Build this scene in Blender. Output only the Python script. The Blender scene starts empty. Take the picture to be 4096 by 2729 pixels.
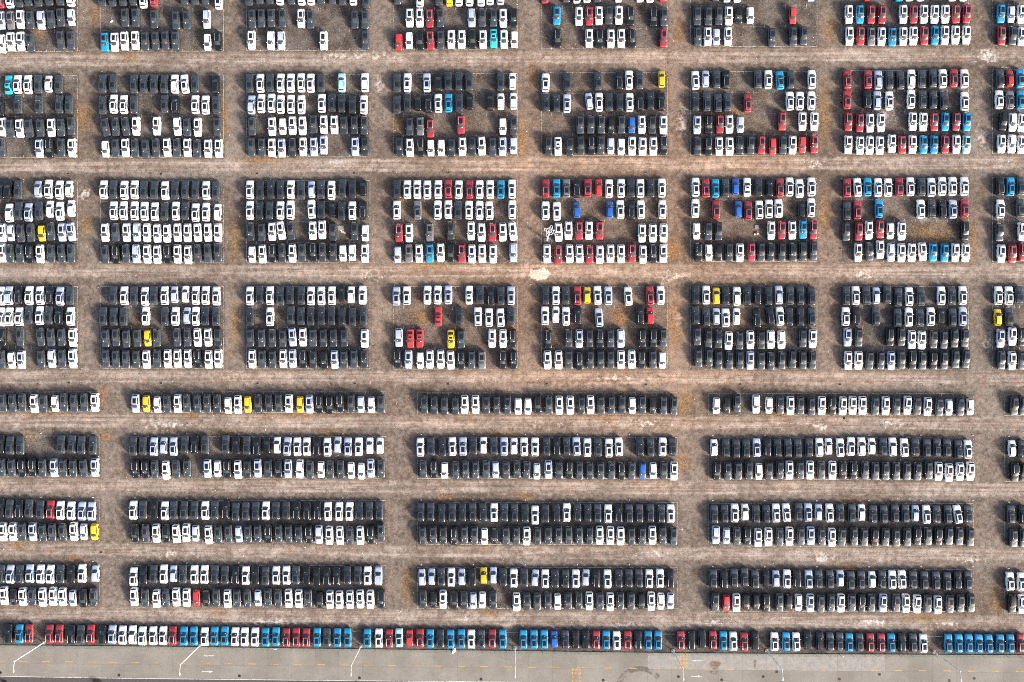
import bpy, math, random, re
import numpy as np
from mathutils import Vector, Matrix

random.seed(7)
RNG = np.random.default_rng(7)
SC = bpy.context.scene
COL = SC.collection

# ------------------------------------------------------------------ camera, sky, sun, exposure
S = 0.0635            # metres per photograph pixel on the ground
H = 195.0             # flying height of the camera
CX, CY = 2048.0, 1360.0

cam_d = bpy.data.cameras.new('camera')
cam = bpy.data.objects.new('camera', cam_d)
COL.objects.link(cam)
cam.location = (0, (1364.5 - CY) * -S, H)
cam.rotation_euler = (0, 0, 0)
cam_d.sensor_width = 36.0
cam_d.lens = 36.0 * H / (4096 * S)
cam_d.clip_end = 3000
SC.camera = cam

TOSUN = Vector((2.2, -1.52, 1.0)).normalized()
SUN_EL = math.asin(TOSUN.z)
SUN_AZ = math.atan2(TOSUN.x, TOSUN.y)

world = bpy.data.worlds.new('World')
SC.world = world
world.use_nodes = True
wn = world.node_tree.nodes
sky = wn.new('ShaderNodeTexSky')
sky.sky_type = 'NISHITA'
sky.sun_disc = False
sky.dust_density = 5.0       # hazy day
sky.sun_elevation = SUN_EL
sky.sun_rotation = SUN_AZ
world.node_tree.links.new(sky.outputs[0], wn['Background'].inputs[0])
wn['Background'].inputs[1].default_value = 0.15

sun_d = bpy.data.lights.new('sun', 'SUN')
sun_d.energy = 5.0
sun_d.angle = math.radians(10.0)      # hazy sun: car shadows have wide soft edges, thin poles leave none
sun_d.color = (1.0, 0.95, 0.88)
sun = bpy.data.objects.new('sun', sun_d)
COL.objects.link(sun)
sun.rotation_euler = TOSUN.to_track_quat('Z', 'Y').to_euler()

vs = SC.view_settings
vs.view_transform = 'Standard'
vs.look = 'None'
vs.gamma = 1.0
vs.use_curve_mapping = False
vs.exposure = 0.92
SC.cycles.use_denoising = False
SC.cycles.filter_width = 1.0
SC.cycles.max_bounces = 5


def W(px, py, z=0.0):
    """photograph pixel -> world position of a point at height z"""
    k = S * (H - z) / H
    return (px - CX) * k, (CY - py) * k


# ------------------------------------------------------------------ helpers
def tag(o, label=None, cat=None, group=None, kind=None):
    if label: o['label'] = label
    if cat: o['category'] = cat
    if group: o['group'] = group
    if kind: o['kind'] = kind
    return o


def link(name, me, parent=None):
    o = bpy.data.objects.new(name, me)
    COL.objects.link(o)
    if parent is not None:
        o.parent = parent
    return o


def empty(name, loc=(0, 0, 0)):
    o = bpy.data.objects.new(name, None)
    o.location = loc
    o.empty_display_size = 0.1
    COL.objects.link(o)
    return o


class MB:
    """collects geometry for one mesh"""
    def __init__(self):
        self.v, self.f, self.m, self.sm = [], [], [], []

    def add(self, verts, faces, mat=0, smooth=False):
        b = len(self.v)
        self.v += [tuple(p) for p in verts]
        self.f += [tuple(i + b for i in f) for f in faces]
        self.m += [mat] * len(faces)
        self.sm += [smooth] * len(faces)

    def box(self, x0, x1, y0, y1, z0, z1, mat=0):
        self.add([(x0, y0, z0), (x1, y0, z0), (x1, y1, z0), (x0, y1, z0), (x0, y0, z1), (x1, y0, z1), (x1, y1, z1), (x0, y1, z1)],
                 [(0, 3, 2, 1), (4, 5, 6, 7), (0, 1, 5, 4), (1, 2, 6, 5), (2, 3, 7, 6), (3, 0, 4, 7)], mat)

    def grid(self, P, mat=0, smooth=True, flip=False):
        n, m = len(P), len(P[0])
        f = []
        for i in range(n - 1):
            for j in range(m - 1):
                q = (i * m + j, i * m + j + 1, (i + 1) * m + j + 1, (i + 1) * m + j)
                f.append(q[::-1] if flip else q)
        self.add([p for r in P for p in r], f, mat, smooth)

    def tube(self, pts, rad, n=8, mat=0, caps=True):
        pts = [Vector(p) for p in pts]
        rad = rad if isinstance(rad, (list, tuple)) else [rad] * len(pts)
        rings = []
        for i, p in enumerate(pts):
            d = (pts[min(i + 1, len(pts) - 1)] - pts[max(i - 1, 0)]).normalized()
            a = d.cross(Vector((0, 0, 1)))
            if a.length < 1e-3: a = d.cross(Vector((1, 0, 0)))
            a.normalize(); b = d.cross(a)
            rings.append([p + (a * math.cos(2 * math.pi * k / n) + b * math.sin(2 * math.pi * k / n)) * rad[i] for k in range(n + 1)])
        self.grid(rings, mat, True, flip=True)
        if caps:
            self.add(rings[0][:n], [tuple(range(n))], mat)
            self.add(rings[-1][:n], [tuple(range(n))[::-1]], mat)

    def disc(self, c, r, n=16, z=0.0, mat=0):
        self.add([(c[0] + r * math.cos(2 * math.pi * k / n), c[1] + r * math.sin(2 * math.pi * k / n), z) for k in range(n)], [tuple(range(n))], mat)

    def mesh(self, name, mats):
        me = bpy.data.meshes.new(name)
        me.from_pydata(self.v, [], self.f)
        me.polygons.foreach_set('material_index', self.m)
        me.polygons.foreach_set('use_smooth', self.sm)
        for m in (mats if isinstance(mats, (list, tuple)) else [mats]):
            me.materials.append(m)
        me.update()
        return me

    def build(self, name, mats, parent=None):
        return link(name, self.mesh(name, mats), parent)


# ------------------------------------------------------------------ materials
class NT:
    def __init__(self, name):
        self.mat = bpy.data.materials.new(name)
        self.mat.use_nodes = True
        self.t = self.mat.node_tree
        self.n = self.t.nodes
        self.b = self.n['Principled BSDF']

    def lk(self, a, b): self.t.links.new(a, b)

    def val(self, sock, v):
        if isinstance(v, (int, float, tuple, list)): sock.default_value = v
        else: self.lk(v, sock)

    def coord(self, kind='Object'):
        if not hasattr(self, 'tc'): self.tc = self.n.new('ShaderNodeTexCoord')
        return self.tc.outputs[kind]

    def noise(self, scale, detail=4, rough=0.55, vec=None, stretch=None, off=None):
        x = self.n.new('ShaderNodeTexNoise')
        v = vec if vec is not None else self.coord()
        if stretch or off:
            mp = self.n.new('ShaderNodeMapping')
            if stretch: mp.inputs['Scale'].default_value = stretch
            if off: mp.inputs['Location'].default_value = off
            self.lk(v, mp.inputs['Vector']); v = mp.outputs[0]
        self.lk(v, x.inputs['Vector'])
        x.inputs['Scale'].default_value = scale
        x.inputs['Detail'].default_value = detail
        x.inputs['Roughness'].default_value = rough
        return x.outputs['Fac']

    def voronoi(self, scale, out='Distance'):
        x = self.n.new('ShaderNodeTexVoronoi')
        self.lk(self.coord(), x.inputs['Vector'])
        x.inputs['Scale'].default_value = scale
        return x.outputs[out]

    def math(self, op, a, b=0.0, clamp=False):
        x = self.n.new('ShaderNodeMath'); x.operation = op; x.use_clamp = clamp
        self.val(x.inputs[0], a); self.val(x.inputs[1], b)
        return x.outputs[0]

    def ss(self, v, lo, hi):
        x = self.n.new('ShaderNodeMapRange'); x.interpolation_type = 'SMOOTHSTEP'
        self.val(x.inputs['Value'], v)
        x.inputs['From Min'].default_value = lo; x.inputs['From Max'].default_value = hi
        return x.outputs[0]

    def mix(self, f, a, b, mode='MIX'):
        x = self.n.new('ShaderNodeMix'); x.data_type = 'RGBA'; x.blend_type = mode
        self.val(x.inputs['Factor'], f)
        for s, v in ((x.inputs[6], a), (x.inputs[7], b)):
            if isinstance(v, (tuple, list)): s.default_value = (*v[:3], 1)
            else: self.lk(v, s)
        return x.outputs[2]

    def vec1(self, v):
        x = self.n.new('ShaderNodeCombineXYZ')
        for i in range(3): self.lk(v, x.inputs[i])
        return x.outputs[0]

    def attr(self, name):
        x = self.n.new('ShaderNodeAttribute'); x.attribute_name = name
        return x.outputs['Fac']

    def bump(self, h, strength=0.4, dist=0.05):
        x = self.n.new('ShaderNodeBump')
        x.inputs['Strength'].default_value = strength; x.inputs['Distance'].default_value = dist
        self.lk(h, x.inputs['Height']); self.lk(x.outputs[0], self.b.inputs['Normal'])

    def set(self, **k):
        for n_, v in k.items():
            s = self.b.inputs[n_.replace('_', ' ')]
            if isinstance(v, (tuple, list)) and len(v) == 3: v = (*v, 1)
            self.val(s, v)
        return self


def simple(name, col, rough=0.6, metal=0.0, var=0.12, scale=3.0):
    m = NT(name)
    n = m.noise(scale, 4)
    d = tuple(c * (1 - var) for c in col); u = tuple(min(1, c * (1 + var)) for c in col)
    m.set(Base_Color=m.mix(n, d, u), Roughness=rough, Metallic=metal)
    return m.mat


def paint(name, col, rough=0.32, metal=0.0, coat=0.6, dust=0.12, spread=0.24):
    """car paint: clear coat, a little settled dust, a small difference from car to car"""
    m = NT(name)
    oi = m.n.new('ShaderNodeObjectInfo')
    n = m.noise(1.3, 5, 0.6)
    n2 = m.noise(9.0, 3, 0.6)
    f = m.math('MULTIPLY', m.math('ADD', m.ss(n, 0.35, 0.75), m.math('MULTIPLY', n2, 0.5)), dust)
    dusty = m.mix(f, col, (0.30, 0.26, 0.22))
    v = m.math('ADD', m.math('MULTIPLY', oi.outputs['Random'], spread), 1.0 - spread * 0.45)
    hsv = m.n.new('ShaderNodeHueSaturation')
    m.lk(v, hsv.inputs['Value']); m.lk(dusty, hsv.inputs['Color'])
    m.set(Base_Color=hsv.outputs[0], Roughness=m.math('ADD', m.math('MULTIPLY', f, 1.2), rough), Metallic=metal, Coat_Weight=coat, Coat_Roughness=0.06)
    return m.mat


PAINT = {
    'white': paint('paint_white', (0.85, 0.85, 0.85), dust=0.03),
    'charcoal': paint('paint_charcoal', (0.038, 0.045, 0.056), rough=0.36, metal=0.3, coat=1.0, dust=0.015, spread=0.8),
    'black': paint('paint_black', (0.006, 0.007, 0.009), rough=0.25, dust=0.012),
    'grey': paint('paint_grey', (0.17, 0.165, 0.18), metal=0.2, dust=0.1),
    'silver': paint('paint_silver', (0.47, 0.53, 0.68), metal=0.15, dust=0.06),
    'red': paint('paint_red', (0.33, 0.020, 0.034), dust=0.05),
    'scarlet': paint('paint_scarlet', (0.50, 0.025, 0.03), dust=0.05),
    'sky_blue': paint('paint_sky_blue', (0.008, 0.26, 0.50), dust=0.04),
    'deep_blue': paint('paint_deep_blue', (0.015, 0.10, 0.40), dust=0.04),
    'yellow': paint('paint_yellow', (0.72, 0.47, 0.02), dust=0.03),
    'turquoise': paint('paint_turquoise', (0.02, 0.46, 0.58), dust=0.04),
    'pale_blue': paint('paint_pale_blue', (0.38, 0.66, 0.74), dust=0.04),
}


def glass_mat(name, col, rough, dustmix):
    m = NT(name)
    oi = m.n.new('ShaderNodeObjectInfo')
    n = m.noise(2.2, 4, 0.6)
    f = m.math('MULTIPLY', m.ss(n, 0.3, 0.8), m.math('MULTIPLY', m.math('ADD', oi.outputs['Random'], 0.4), dustmix))
    m.set(Base_Color=m.mix(f, col, (0.32, 0.30, 0.27)), Roughness=m.math('ADD', m.math('MULTIPLY', f, 0.8), rough), IOR=1.52, Specular_IOR_Level=0.6)
    return m.mat


M_GLASS = glass_mat('tinted_glass', (0.010, 0.016, 0.019), 0.03, 0.10)
M_WIND = glass_mat('windshield_glass', (0.036, 0.042, 0.043), 0.04, 0.08)      # opaque: the look of a sunlit dashboard is put into the base colour
M_ROOFGLASS = glass_mat('roof_glass', (0.006, 0.008, 0.013), 0.05, 0.05)
M_TRIM = simple('black_trim', (0.015, 0.015, 0.016), 0.55)
M_RAIL = simple('satin_rail', (0.70, 0.70, 0.72), 0.28, 0.6, 0.05)
M_RAILD = simple('dark_rail', (0.02, 0.02, 0.022), 0.4)
M_HEAD = simple('headlight_lens', (0.62, 0.64, 0.66), 0.12, 0.2, 0.05)
M_TAIL = simple('taillight_lens', (0.28, 0.01, 0.012), 0.2, 0.0, 0.05)
M_TYRE = simple('tyre_rubber', (0.02, 0.02, 0.02), 0.85)
M_RIM = simple('alloy_rim', (0.45, 0.46, 0.48), 0.3, 0.7)
M_PAPER = {'white': simple('paper_white', (0.78, 0.80, 0.80), 0.7, 0, 0.03), 'orange': simple('paper_orange', (0.75, 0.24, 0.12), 0.7, 0, 0.05)}

# ------------------------------------------------------------------ layout read off the photograph
BX_U = [(-60, 310), (403, 894), (986, 1480), (1573, 2071), (2165, 2669), (2762, 3268), (3364, 3874), (3970, 4230)]
BX_L = [(-60, 399), (524, 1544), (1669, 2709), (2835, 3893), (4019, 4230)]
BANDS = [  # (slot columns per block, rows, block x ranges, top y per block, bottom y per block)
    (12, 4, BX_U, [-122, -124, -126, -128, -132, -139, -143, -144], [207, 205, 203, 200, 196, 187, 184, 183]),
    (12, 4, BX_U, [303, 300, 298, 295, 291, 286, 282, 279], [630, 631, 628, 625, 623, 622, 617, 616]),
    (12, 4, BX_U, [724, 724, 723, 721, 717, 715, 714, 711], [1052, 1052, 1052, 1052, 1050, 1047, 1049, 1047]),
    (12, 4, BX_U, [1146, 1146, 1146, 1146, 1145, 1144, 1146, 1144], [1474, 1474, 1476, 1477, 1476, 1477, 1480, 1480]),
    (25, 1, BX_L, [1568, 1568, 1572, 1575, 1577], [1648, 1651, 1657, 1661, 1662]),
    (25, 2, BX_L, [1744, 1747, 1750, 1752, 1756], [1908, 1913, 1915, 1919, 1926]),
    (25, 2, BX_L, [2001, 2003, 2011, 2014, 2022], [2165, 2172, 2178, 2185, 2186]),
    (25, 2, BX_L, [2257, 2263, 2270, 2278, 2284], [2421, 2429, 2435, 2447, 2456]),
]
FENCE = ([0, 700, 1300, 2000, 2500, 3200, 4096], [2582, 2588, 2596, 2604, 2611, 2617, 2622])
DASHY = ([0, 1024, 2048, 3072, 4096], [2644, 2656, 2668, 2679, 2686])
EDGEY = ([0, 350, 1300, 2000, 3000, 4096], [2705, 2712, 2722, 2728, 2737, 2745])


def interp(t, x):
    xs, ys = t
    if x < xs[0]: return ys[0] + (x - xs[0]) * (ys[1] - ys[0]) / (xs[1] - xs[0])
    if x > xs[-1]: return ys[-1] + (x - xs[-1]) * (ys[-1] - ys[-2]) / (xs[-1] - xs[-2])
    return float(np.interp(x, xs, ys))


# ------------------------------------------------------------------ ground
def ground():
    gx = np.concatenate([[-1500, -500, -220], np.arange(-150, 150.01, 0.55), [220, 500, 1500]])
    gy = np.concatenate([[-1500, -500, -180], np.arange(-105, 105.01, 0.55), [180, 500, 1500]])
    nx, ny = len(gx), len(gy)
    X, Y = np.meshgrid(gx, gy)
    P = X / S + CX
    Q = CY - Y / S
    sm = lambda t: np.clip(t, 0, 1) ** 2 * (3 - 2 * np.clip(t, 0, 1))
    # pads: 1 inside the marked blocks; lanes: the worn pale tracks between the bands
    pad = np.zeros_like(P)
    bands_top, bands_bot = [], []
    for cols, rows, bx, tops, bots in BANDS:
        xc = [(a + b) / 2 for a, b in bx]
        bands_top.append(np.interp(P, xc, tops)); bands_bot.append(np.interp(P, xc, bots))
        for (a, b), t, u in zip(bx, tops, bots):
            d = np.minimum(np.minimum(P - a, b - P), np.minimum(Q - t, u - Q))
            pad = np.maximum(pad, sm((d + 22) / 30))
    bands_top.append(np.interp(P, [0, 1500, 2500, 4096], [2500, 2522, 2528, 2545])); 
    pad = np.maximum(pad, sm((Q - bands_top[-1] + 26) / 30))
    lane = np.zeros_like(P)
    for i in range(8):
        t, u = bands_bot[i], bands_top[i + 1]
        up = 24 if i < 7 else 10
        lane = np.maximum(lane, sm((Q - t + 4) / 26) * sm((u - up - Q) / 22))
    vl = 1 - np.maximum(pad, lane)
    # dry orange growth: along block edges, along some slot lines, and in noted spots
    org = np.zeros_like(P)
    spots = [(330, 470, 60, 90), (350, 900, 45, 60), (380, 60, 40, 60), (160, 130, 40, 30), (900, 480, 25, 120), (1060, 640, 160, 25), (2090, 560, 30, 130),
             (1350, 330, 40, 40), (2700, 1300, 40, 160), (2690, 1000, 60, 60), (2480, 1270, 40, 60), (2900, 460, 80, 50), (3300, 450, 35, 180), (3890, 960, 40, 120),
             (3730, 940, 130, 60), (1690, 1270, 60, 50), (2050, 1330, 40, 60), (2740, 1620, 40, 90), (2730, 1850, 40, 60), (1200, 1664, 200, 18), (420, 1745, 50, 30),
             (900, 1730, 60, 20), (410, 1580, 30, 60), (760, 1660, 90, 16), (1320, 1735, 80, 22), (2400, 1668, 140, 16), (2000, 1740, 120, 20), (100, 1745, 60, 20),
             (200, 1655, 120, 16), (3120, 1660, 90, 16), (3600, 1660, 120, 16), (1950, 2190, 50, 20), (1780, 1990, 60, 25), (2100, 1985, 60, 25), (3380, 2270, 80, 25),
             (1630, 2340, 40, 110), (1960, 2450, 70, 25), (880, 2450, 60, 20), (3700, 2470, 160, 30), (4000, 2400, 60, 80), (1600, 800, 30, 100), (1590, 500, 40, 60),
             (300, 2245, 70, 30), (80, 2180, 70, 20), (1160, 2030, 60, 20), (3420, 2010, 90, 25), (3260, 1900, 120, 40), (520, 230, 60, 25), (1730, 1070, 160, 20),
             (560, 1360, 50, 120), (940, 1300, 30, 140), (940, 980, 30, 120), (3300, 860, 40, 120), (2130, 300, 30, 80), (2720, 120, 40, 90), (3320, 120, 40, 90)]
    for x, y, rx, ry in spots:
        org = np.maximum(org, np.exp(-(((P - x) / rx) ** 2 + ((Q - y) / ry) ** 2)))
    for bi, (cols, rows, bx, tops, bots) in enumerate(BANDS):
        for k, ((a, b), t, u) in enumerate(zip(bx, tops, bots)):
            for c in range(cols + 1):
                for r in range(rows):
                    p_ = 0.55 if (bi < 4 and k >= 3) else 0.22
                    if RNG.random() < p_:
                        x = a + (b - a) * c / cols + RNG.normal(0, 3); y = t + (u - t) * (r + RNG.random()) / rows
                        org = np.maximum(org, 0.75 * RNG.random() * np.exp(-(((P - x) / 7) ** 2 + ((Q - y) / 30) ** 2)))
            e = 0.62 * np.exp(-((Q - u - 9) / 9) ** 2) * ((P > a - 10) & (P < b + 10))
            org = np.maximum(org, e)
            e = 0.42 * (np.exp(-((P - b - 14) / 14) ** 2) + np.exp(-((P - a + 14) / 12) ** 2)) * ((Q > t) & (Q < u))
            org = np.maximum(org, e)
    # spilt pale dust and lime
    pale = np.zeros_like(P)
    for x, y, rx, ry, w in [(2162, 1098, 48, 20, 1.6), (1500, 225, 120, 18, .55), (1350, 225, 150, 18, .5), (340, 775, 30, 28, .9), (3960, 225, 70, 30, .7), (2710, 1290, 26, 60, .75), (2730, 480, 28, 80, .65),
                            (3450, 1105, 60, 25, .6), (3250, 655, 60, 20, .7), (1520, 340, 20, 60, .6), (1350, 650, 60, 18, .6), (2480, 1515, 160, 18, .5), (2200, 1700, 160, 20, .5), (2550, 1690, 120, 18, .6),
                            (3290, 2230, 50, 22, .7), (3560, 1700, 60, 20, .5), (3290, 1710, 60, 20, .6), (3880, 2235, 60, 22, .7), (700, 1700, 160, 18, .5), (690, 2215, 60, 20, .6), (1500, 1105, 60, 30, .5),
                            (2700, 1110, 60, 30, .5), (1364, 915, 10, 10, .9), (3027, 908, 9, 8, 1.2), (3500, 2490, 60, 12, .8), (3790, 2495, 60, 12, .7), (2860, 2490, 60, 14, .7), (1840, 2475, 40, 10, .7),
                            (1100, 2490, 110, 14, .7), (2500, 2500, 110, 14, .6), (620, 2215, 120, 15, .4), (2600, 2215, 140, 14, .5), (3650, 2000, 140, 16, .4), (1700, 300, 40, 30, .5),
                            (3955, 1380, 40, 60, .5), (3930, 560, 30, 80, .5), (3570, 460, 60, 60, .4), (3700, 870, 90, 40, .35), (2350, 870, 90, 50, .4), (2310, 910, 40, 30, .4)]:
        pale = np.maximum(pale, w * np.exp(-(((P - x) / rx) ** 2 + ((Q - y) / ry) ** 2)))
    warm = np.clip(np.exp(-((P - 2500) / 1000) ** 2) * np.exp(-((Q - 1000) / 900) ** 2) + 0.25 * np.exp(-((P - 900) / 700) ** 2 - ((Q - 1700) / 500) ** 2), 0, 1)
    me = bpy.data.meshes.new('ground')
    co = np.zeros((nx * ny, 3), np.float32)
    co[:, 0] = X.ravel(); co[:, 1] = Y.ravel()
    me.vertices.add(nx * ny); me.vertices.foreach_set('co', co.ravel())
    idx = np.arange(nx * ny).reshape(ny, nx)
    q = np.stack([idx[:-1, :-1], idx[:-1, 1:], idx[1:, 1:], idx[1:, :-1]], -1).reshape(-1, 4)
    me.loops.add(q.size); me.loops.foreach_set('vertex_index', q.ravel().astype(np.int32))
    me.polygons.add(len(q)); me.polygons.foreach_set('loop_start', np.arange(0, q.size, 4, dtype=np.int32))
    for nm, a in (('pad', pad), ('lane', lane), ('org', org), ('pale', pale), ('warm', warm)):
        at = me.attributes.new(nm, 'FLOAT', 'POINT'); at.data.foreach_set('value', a.ravel().astype(np.float32))
    me.update(); me.validate()

    m = NT('dirt_and_gravel')
    big = m.noise(0.035, 5, 0.6)
    mid = m.noise(0.22, 6, 0.65)
    cl = m.noise(0.9, 6, 0.7)
    fine = m.noise(3.2, 5, 0.75)
    grit = m.noise(9.0, 3, 0.8)
    strk = m.noise(1.0, 6, 0.68, stretch=(0.03, 1.15, 1))
    strk2 = m.noise(1.0, 5, 0.7, stretch=(0.02, 1.9, 1), off=(13, 5, 0))
    jag = m.math('ADD', m.math('MULTIPLY', m.math('SUBTRACT', mid, 0.5), 1.6), m.math('MULTIPLY', m.math('SUBTRACT', cl, 0.5), 1.3))
    lane_f = m.ss(m.math('ADD', m.attr('lane'), m.math('MULTIPLY', jag, 0.6)), 0.12, 0.90)
    lane_f = m.math('MULTIPLY', lane_f, m.math('ADD', m.math('MULTIPLY', m.ss(m.noise(0.09, 6, 0.7, off=(71, 8, 0)), 0.36, 0.58), 0.55), 0.45))
    pad_f = m.ss(m.math('ADD', m.attr('pad'), m.math('MULTIPLY', jag, 0.7)), 0.25, 0.85)
    track = m.mix(m.ss(m.math('ADD', m.math('MULTIPLY', big, 0.5), m.math('MULTIPLY', cl, 0.5)), 0.40, 0.60), (0.120, 0.086, 0.065), (0.228, 0.182, 0.150))
    pad_c = m.mix(m.ss(m.math('ADD', m.math('MULTIPLY', mid, 0.5), m.math('MULTIPLY', fine, 0.5)), 0.40, 0.60), (0.062, 0.048, 0.040), (0.160, 0.132, 0.112))
    lane_c = m.mix(m.ss(m.math('ADD', m.math('MULTIPLY', strk, 0.45), m.math('ADD', m.math('MULTIPLY', cl, 0.25), m.math('MULTIPLY', m.noise(0.16, 7, 0.72, off=(17, 63, 0)), 0.30))), 0.42, 0.58), (0.185, 0.131, 0.100), (0.410, 0.330, 0.275))
    lane_c = m.mix(m.math('MULTIPLY', m.ss(m.math('ADD', strk2, m.math('MULTIPLY', jag, 0.2)), 0.55, 0.70), 0.7), lane_c, (0.140, 0.100, 0.078))
    base = m.mix(pad_f, track, pad_c)
    base = m.mix(lane_f, base, lane_c)
    # reddish clay in blotches, grey crust, pale dust
    base = m.mix(m.math('MULTIPLY', m.ss(m.noise(0.33, 6, 0.75, off=(40, 9, 0)), 0.53, 0.68), m.math('ADD', m.math('MULTIPLY', lane_f, 0.45), 0.25)), base, (0.215, 0.105, 0.062))
    base = m.mix(m.math('MULTIPLY', m.ss(m.noise(0.5, 6, 0.75, off=(7, 77, 0)), 0.54, 0.66), 0.5), base, (0.19, 0.168, 0.155))
    pale_n = m.math('ADD', m.math('MULTIPLY', m.attr('pale'), 0.75), m.math('ADD', m.math('MULTIPLY', m.math('SUBTRACT', cl, 0.5), 2.0), m.math('MULTIPLY', m.math('SUBTRACT', mid, 0.5), 1.2)))
    base = m.mix(m.math('MULTIPLY', m.ss(pale_n, 0.26, 0.66), m.math('ADD', m.math('ADD', m.math('MULTIPLY', lane_f, 0.50), 0.16), m.math('MINIMUM', m.attr('pale'), 1.0), True)), base, (0.54, 0.485, 0.43))
    org_n = m.math('ADD', m.attr('org'), m.math('ADD', m.math('MULTIPLY', m.math('SUBTRACT', cl, 0.5), 1.6), m.math('MULTIPLY', m.math('SUBTRACT', fine, 0.5), 2.6)))
    org_c = m.mix(m.ss(m.noise(2.1, 5, 0.7, off=(3, 31, 0)), 0.36, 0.64), (0.095, 0.048, 0.020), (0.36, 0.205, 0.080))
    base = m.mix(m.math('MULTIPLY', m.ss(org_n, 0.42, 1.05), 0.70), base, org_c)
    # dark crumbs of humus and damp spots, then loose pale chips
    base = m.mix(m.math('MULTIPLY', m.ss(m.math('ADD', m.math('MULTIPLY', fine, 0.6), m.math('MULTIPLY', cl, 0.4)), 0.47, 0.36), 0.70), base, (0.055, 0.037, 0.026))
    chip = m.math('MULTIPLY', m.ss(m.noise(4.2, 4, 0.7, off=(91, 2, 0)), 0.62, 0.72), m.math('ADD', m.math('MULTIPLY', lane_f, 0.55), 0.25))
    base = m.mix(chip, base, (0.62, 0.56, 0.49))
    g = m.math('ADD', m.math('MULTIPLY', m.ss(m.math('ADD', m.math('MULTIPLY', fine, 0.6), m.math('MULTIPLY', m.noise(1.7, 7, 0.8, off=(55, 12, 0)), 0.4)), 0.36, 0.64), 0.42), m.math('ADD', m.math('MULTIPLY', m.ss(m.noise(0.5, 6, 0.7, off=(5, 140, 0)), 0.36, 0.62), 0.36), m.math('ADD', m.math('MULTIPLY', m.ss(grit, 0.3, 0.7), 0.24), 0.50)))
    base = m.mix(1.0, base, m.vec1(g), 'MULTIPLY')
    warm = m.ss(m.math('ADD', m.attr('warm'), m.math('MULTIPLY', m.math('SUBTRACT', big, 0.5), 1.2)), 0.1, 0.9)
    base = m.mix(1.0, base, m.mix(warm, (0.90, 0.92, 0.95), (1.12, 1.00, 0.92)), 'MULTIPLY')
    m.set(Base_Color=base, Roughness=0.95, Specular_IOR_Level=0.15)
    m.bump(m.math('ADD', m.math('MULTIPLY', fine, 1.0), m.math('MULTIPLY', grit, 0.6)), 0.55, 0.09)
    me.materials.append(m.mat)
    return tag(link('ground', me), kind='structure')


GROUND = ground()

# ------------------------------------------------------------------ painted lines of the lot
def worn(name, col, cover, scale=1.6):
    m = NT(name)
    n = m.math('ADD', m.math('MULTIPLY', m.noise(scale, 5, 0.7), 0.6), m.math('MULTIPLY', m.noise(0.16, 3), 0.4))
    tr = m.n.new('ShaderNodeBsdfTransparent')
    mx = m.n.new('ShaderNodeMixShader')
    m.set(Base_Color=m.mix(m.noise(6.0, 3), tuple(c * 0.8 for c in col), col), Roughness=0.8)
    m.lk(m.ss(n, cover - 0.10, cover + 0.08), mx.inputs[0])
    m.lk(tr.outputs[0], mx.inputs[1]); m.lk(m.b.outputs[0], mx.inputs[2])
    m.lk(mx.outputs[0], m.n['Material Output'].inputs['Surface'])
    return m.mat


M_LINE = worn('worn_white_paint', (0.52, 0.47, 0.42), 0.50)
M_LINE2 = worn('faded_white_paint', (0.40, 0.36, 0.32), 0.54)
M_ROADW = worn('road_white_paint', (0.62, 0.61, 0.59), 0.44, 2.0)
M_ROADO = worn('road_orange_paint', (0.58, 0.31, 0.07), 0.45, 2.0)


def strip_mesh(pts, w, z, name, mat):
    """flat ribbon through world points"""
    mb = MB()
    P = [Vector((x, y, z)) for x, y in pts]
    L, R = [], []
    for i, p in enumerate(P):
        d = (P[min(i + 1, len(P) - 1)] - P[max(i - 1, 0)]).normalized()
        n = Vector((-d.y, d.x, 0)) * (w / 2)
        L.append(p + n); R.append(p - n)
    mb.grid([R, L], 0, False)
    return mb.mesh(name, mat)


def lot_lines():
    ticks = MB()
    zc = 0
    for bi, (cols, rows, bx, tops, bots) in enumerate(BANDS):
        for (a, b), t, u in zip(bx, tops, bots):
            for r in range(rows + 1):
                y = t + (u - t) * r / rows
                if y < -20 or (rows == 2 and r == 1): continue
                w = 0.12 if r in (0, rows) else 0.08
                link('painted_line', strip_mesh([W(a, y), W(b, y)], w, 0.004, 'painted_line', M_LINE if r in (0, rows) else M_LINE2), GROUND)
            for x in (a, b):
                if x < 0 or x > 4096: continue
                link('painted_line', strip_mesh([W(x, max(t, -20)), W(x, u)], 0.11, 0.008, 'painted_line', M_LINE), GROUND)
            for c in range(1, cols):
                x = a + (b - a) * c / cols
                if x < 0 or x > 4096: continue
                ends = [(t, t + 9), (u - 9, u)]
                if rows == 4:
                    ends += [(t + (u - t) * r / 4 - 7, t + (u - t) * r / 4 + 7) for r in (1, 2, 3)]
                for y0, y1 in ends:
                    if y1 < 0: continue
                    x0, ya = W(x, y1); x1, yb = W(x, y0)
                    ticks.add([(x0 - .05, ya, .012), (x0 + .05, ya, .012), (x0 + .05, yb, .012), (x0 - .05, yb, .012)], [(0, 1, 2, 3)])
    for xa, xb in ((1410, 1440), (1460, 2080), (2100, 2680), (2650, 3080), (3050, 3730), (3700, 3790)):
        f = lambda x: interp(([1000, 1500, 2500, 3700, 4096], [2522, 2527, 2535, 2547, 2550]), x)
        link('painted_line', strip_mesh([W(xa, f(xa)), W(xb, f(xb))], 0.13, 0.004 if xa % 100 else 0.006, 'painted_line', M_LINE), GROUND)
    o = ticks.build('slot_tick', M_LINE, GROUND)
    o['kind'] = 'stuff'


lot_lines()

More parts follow.
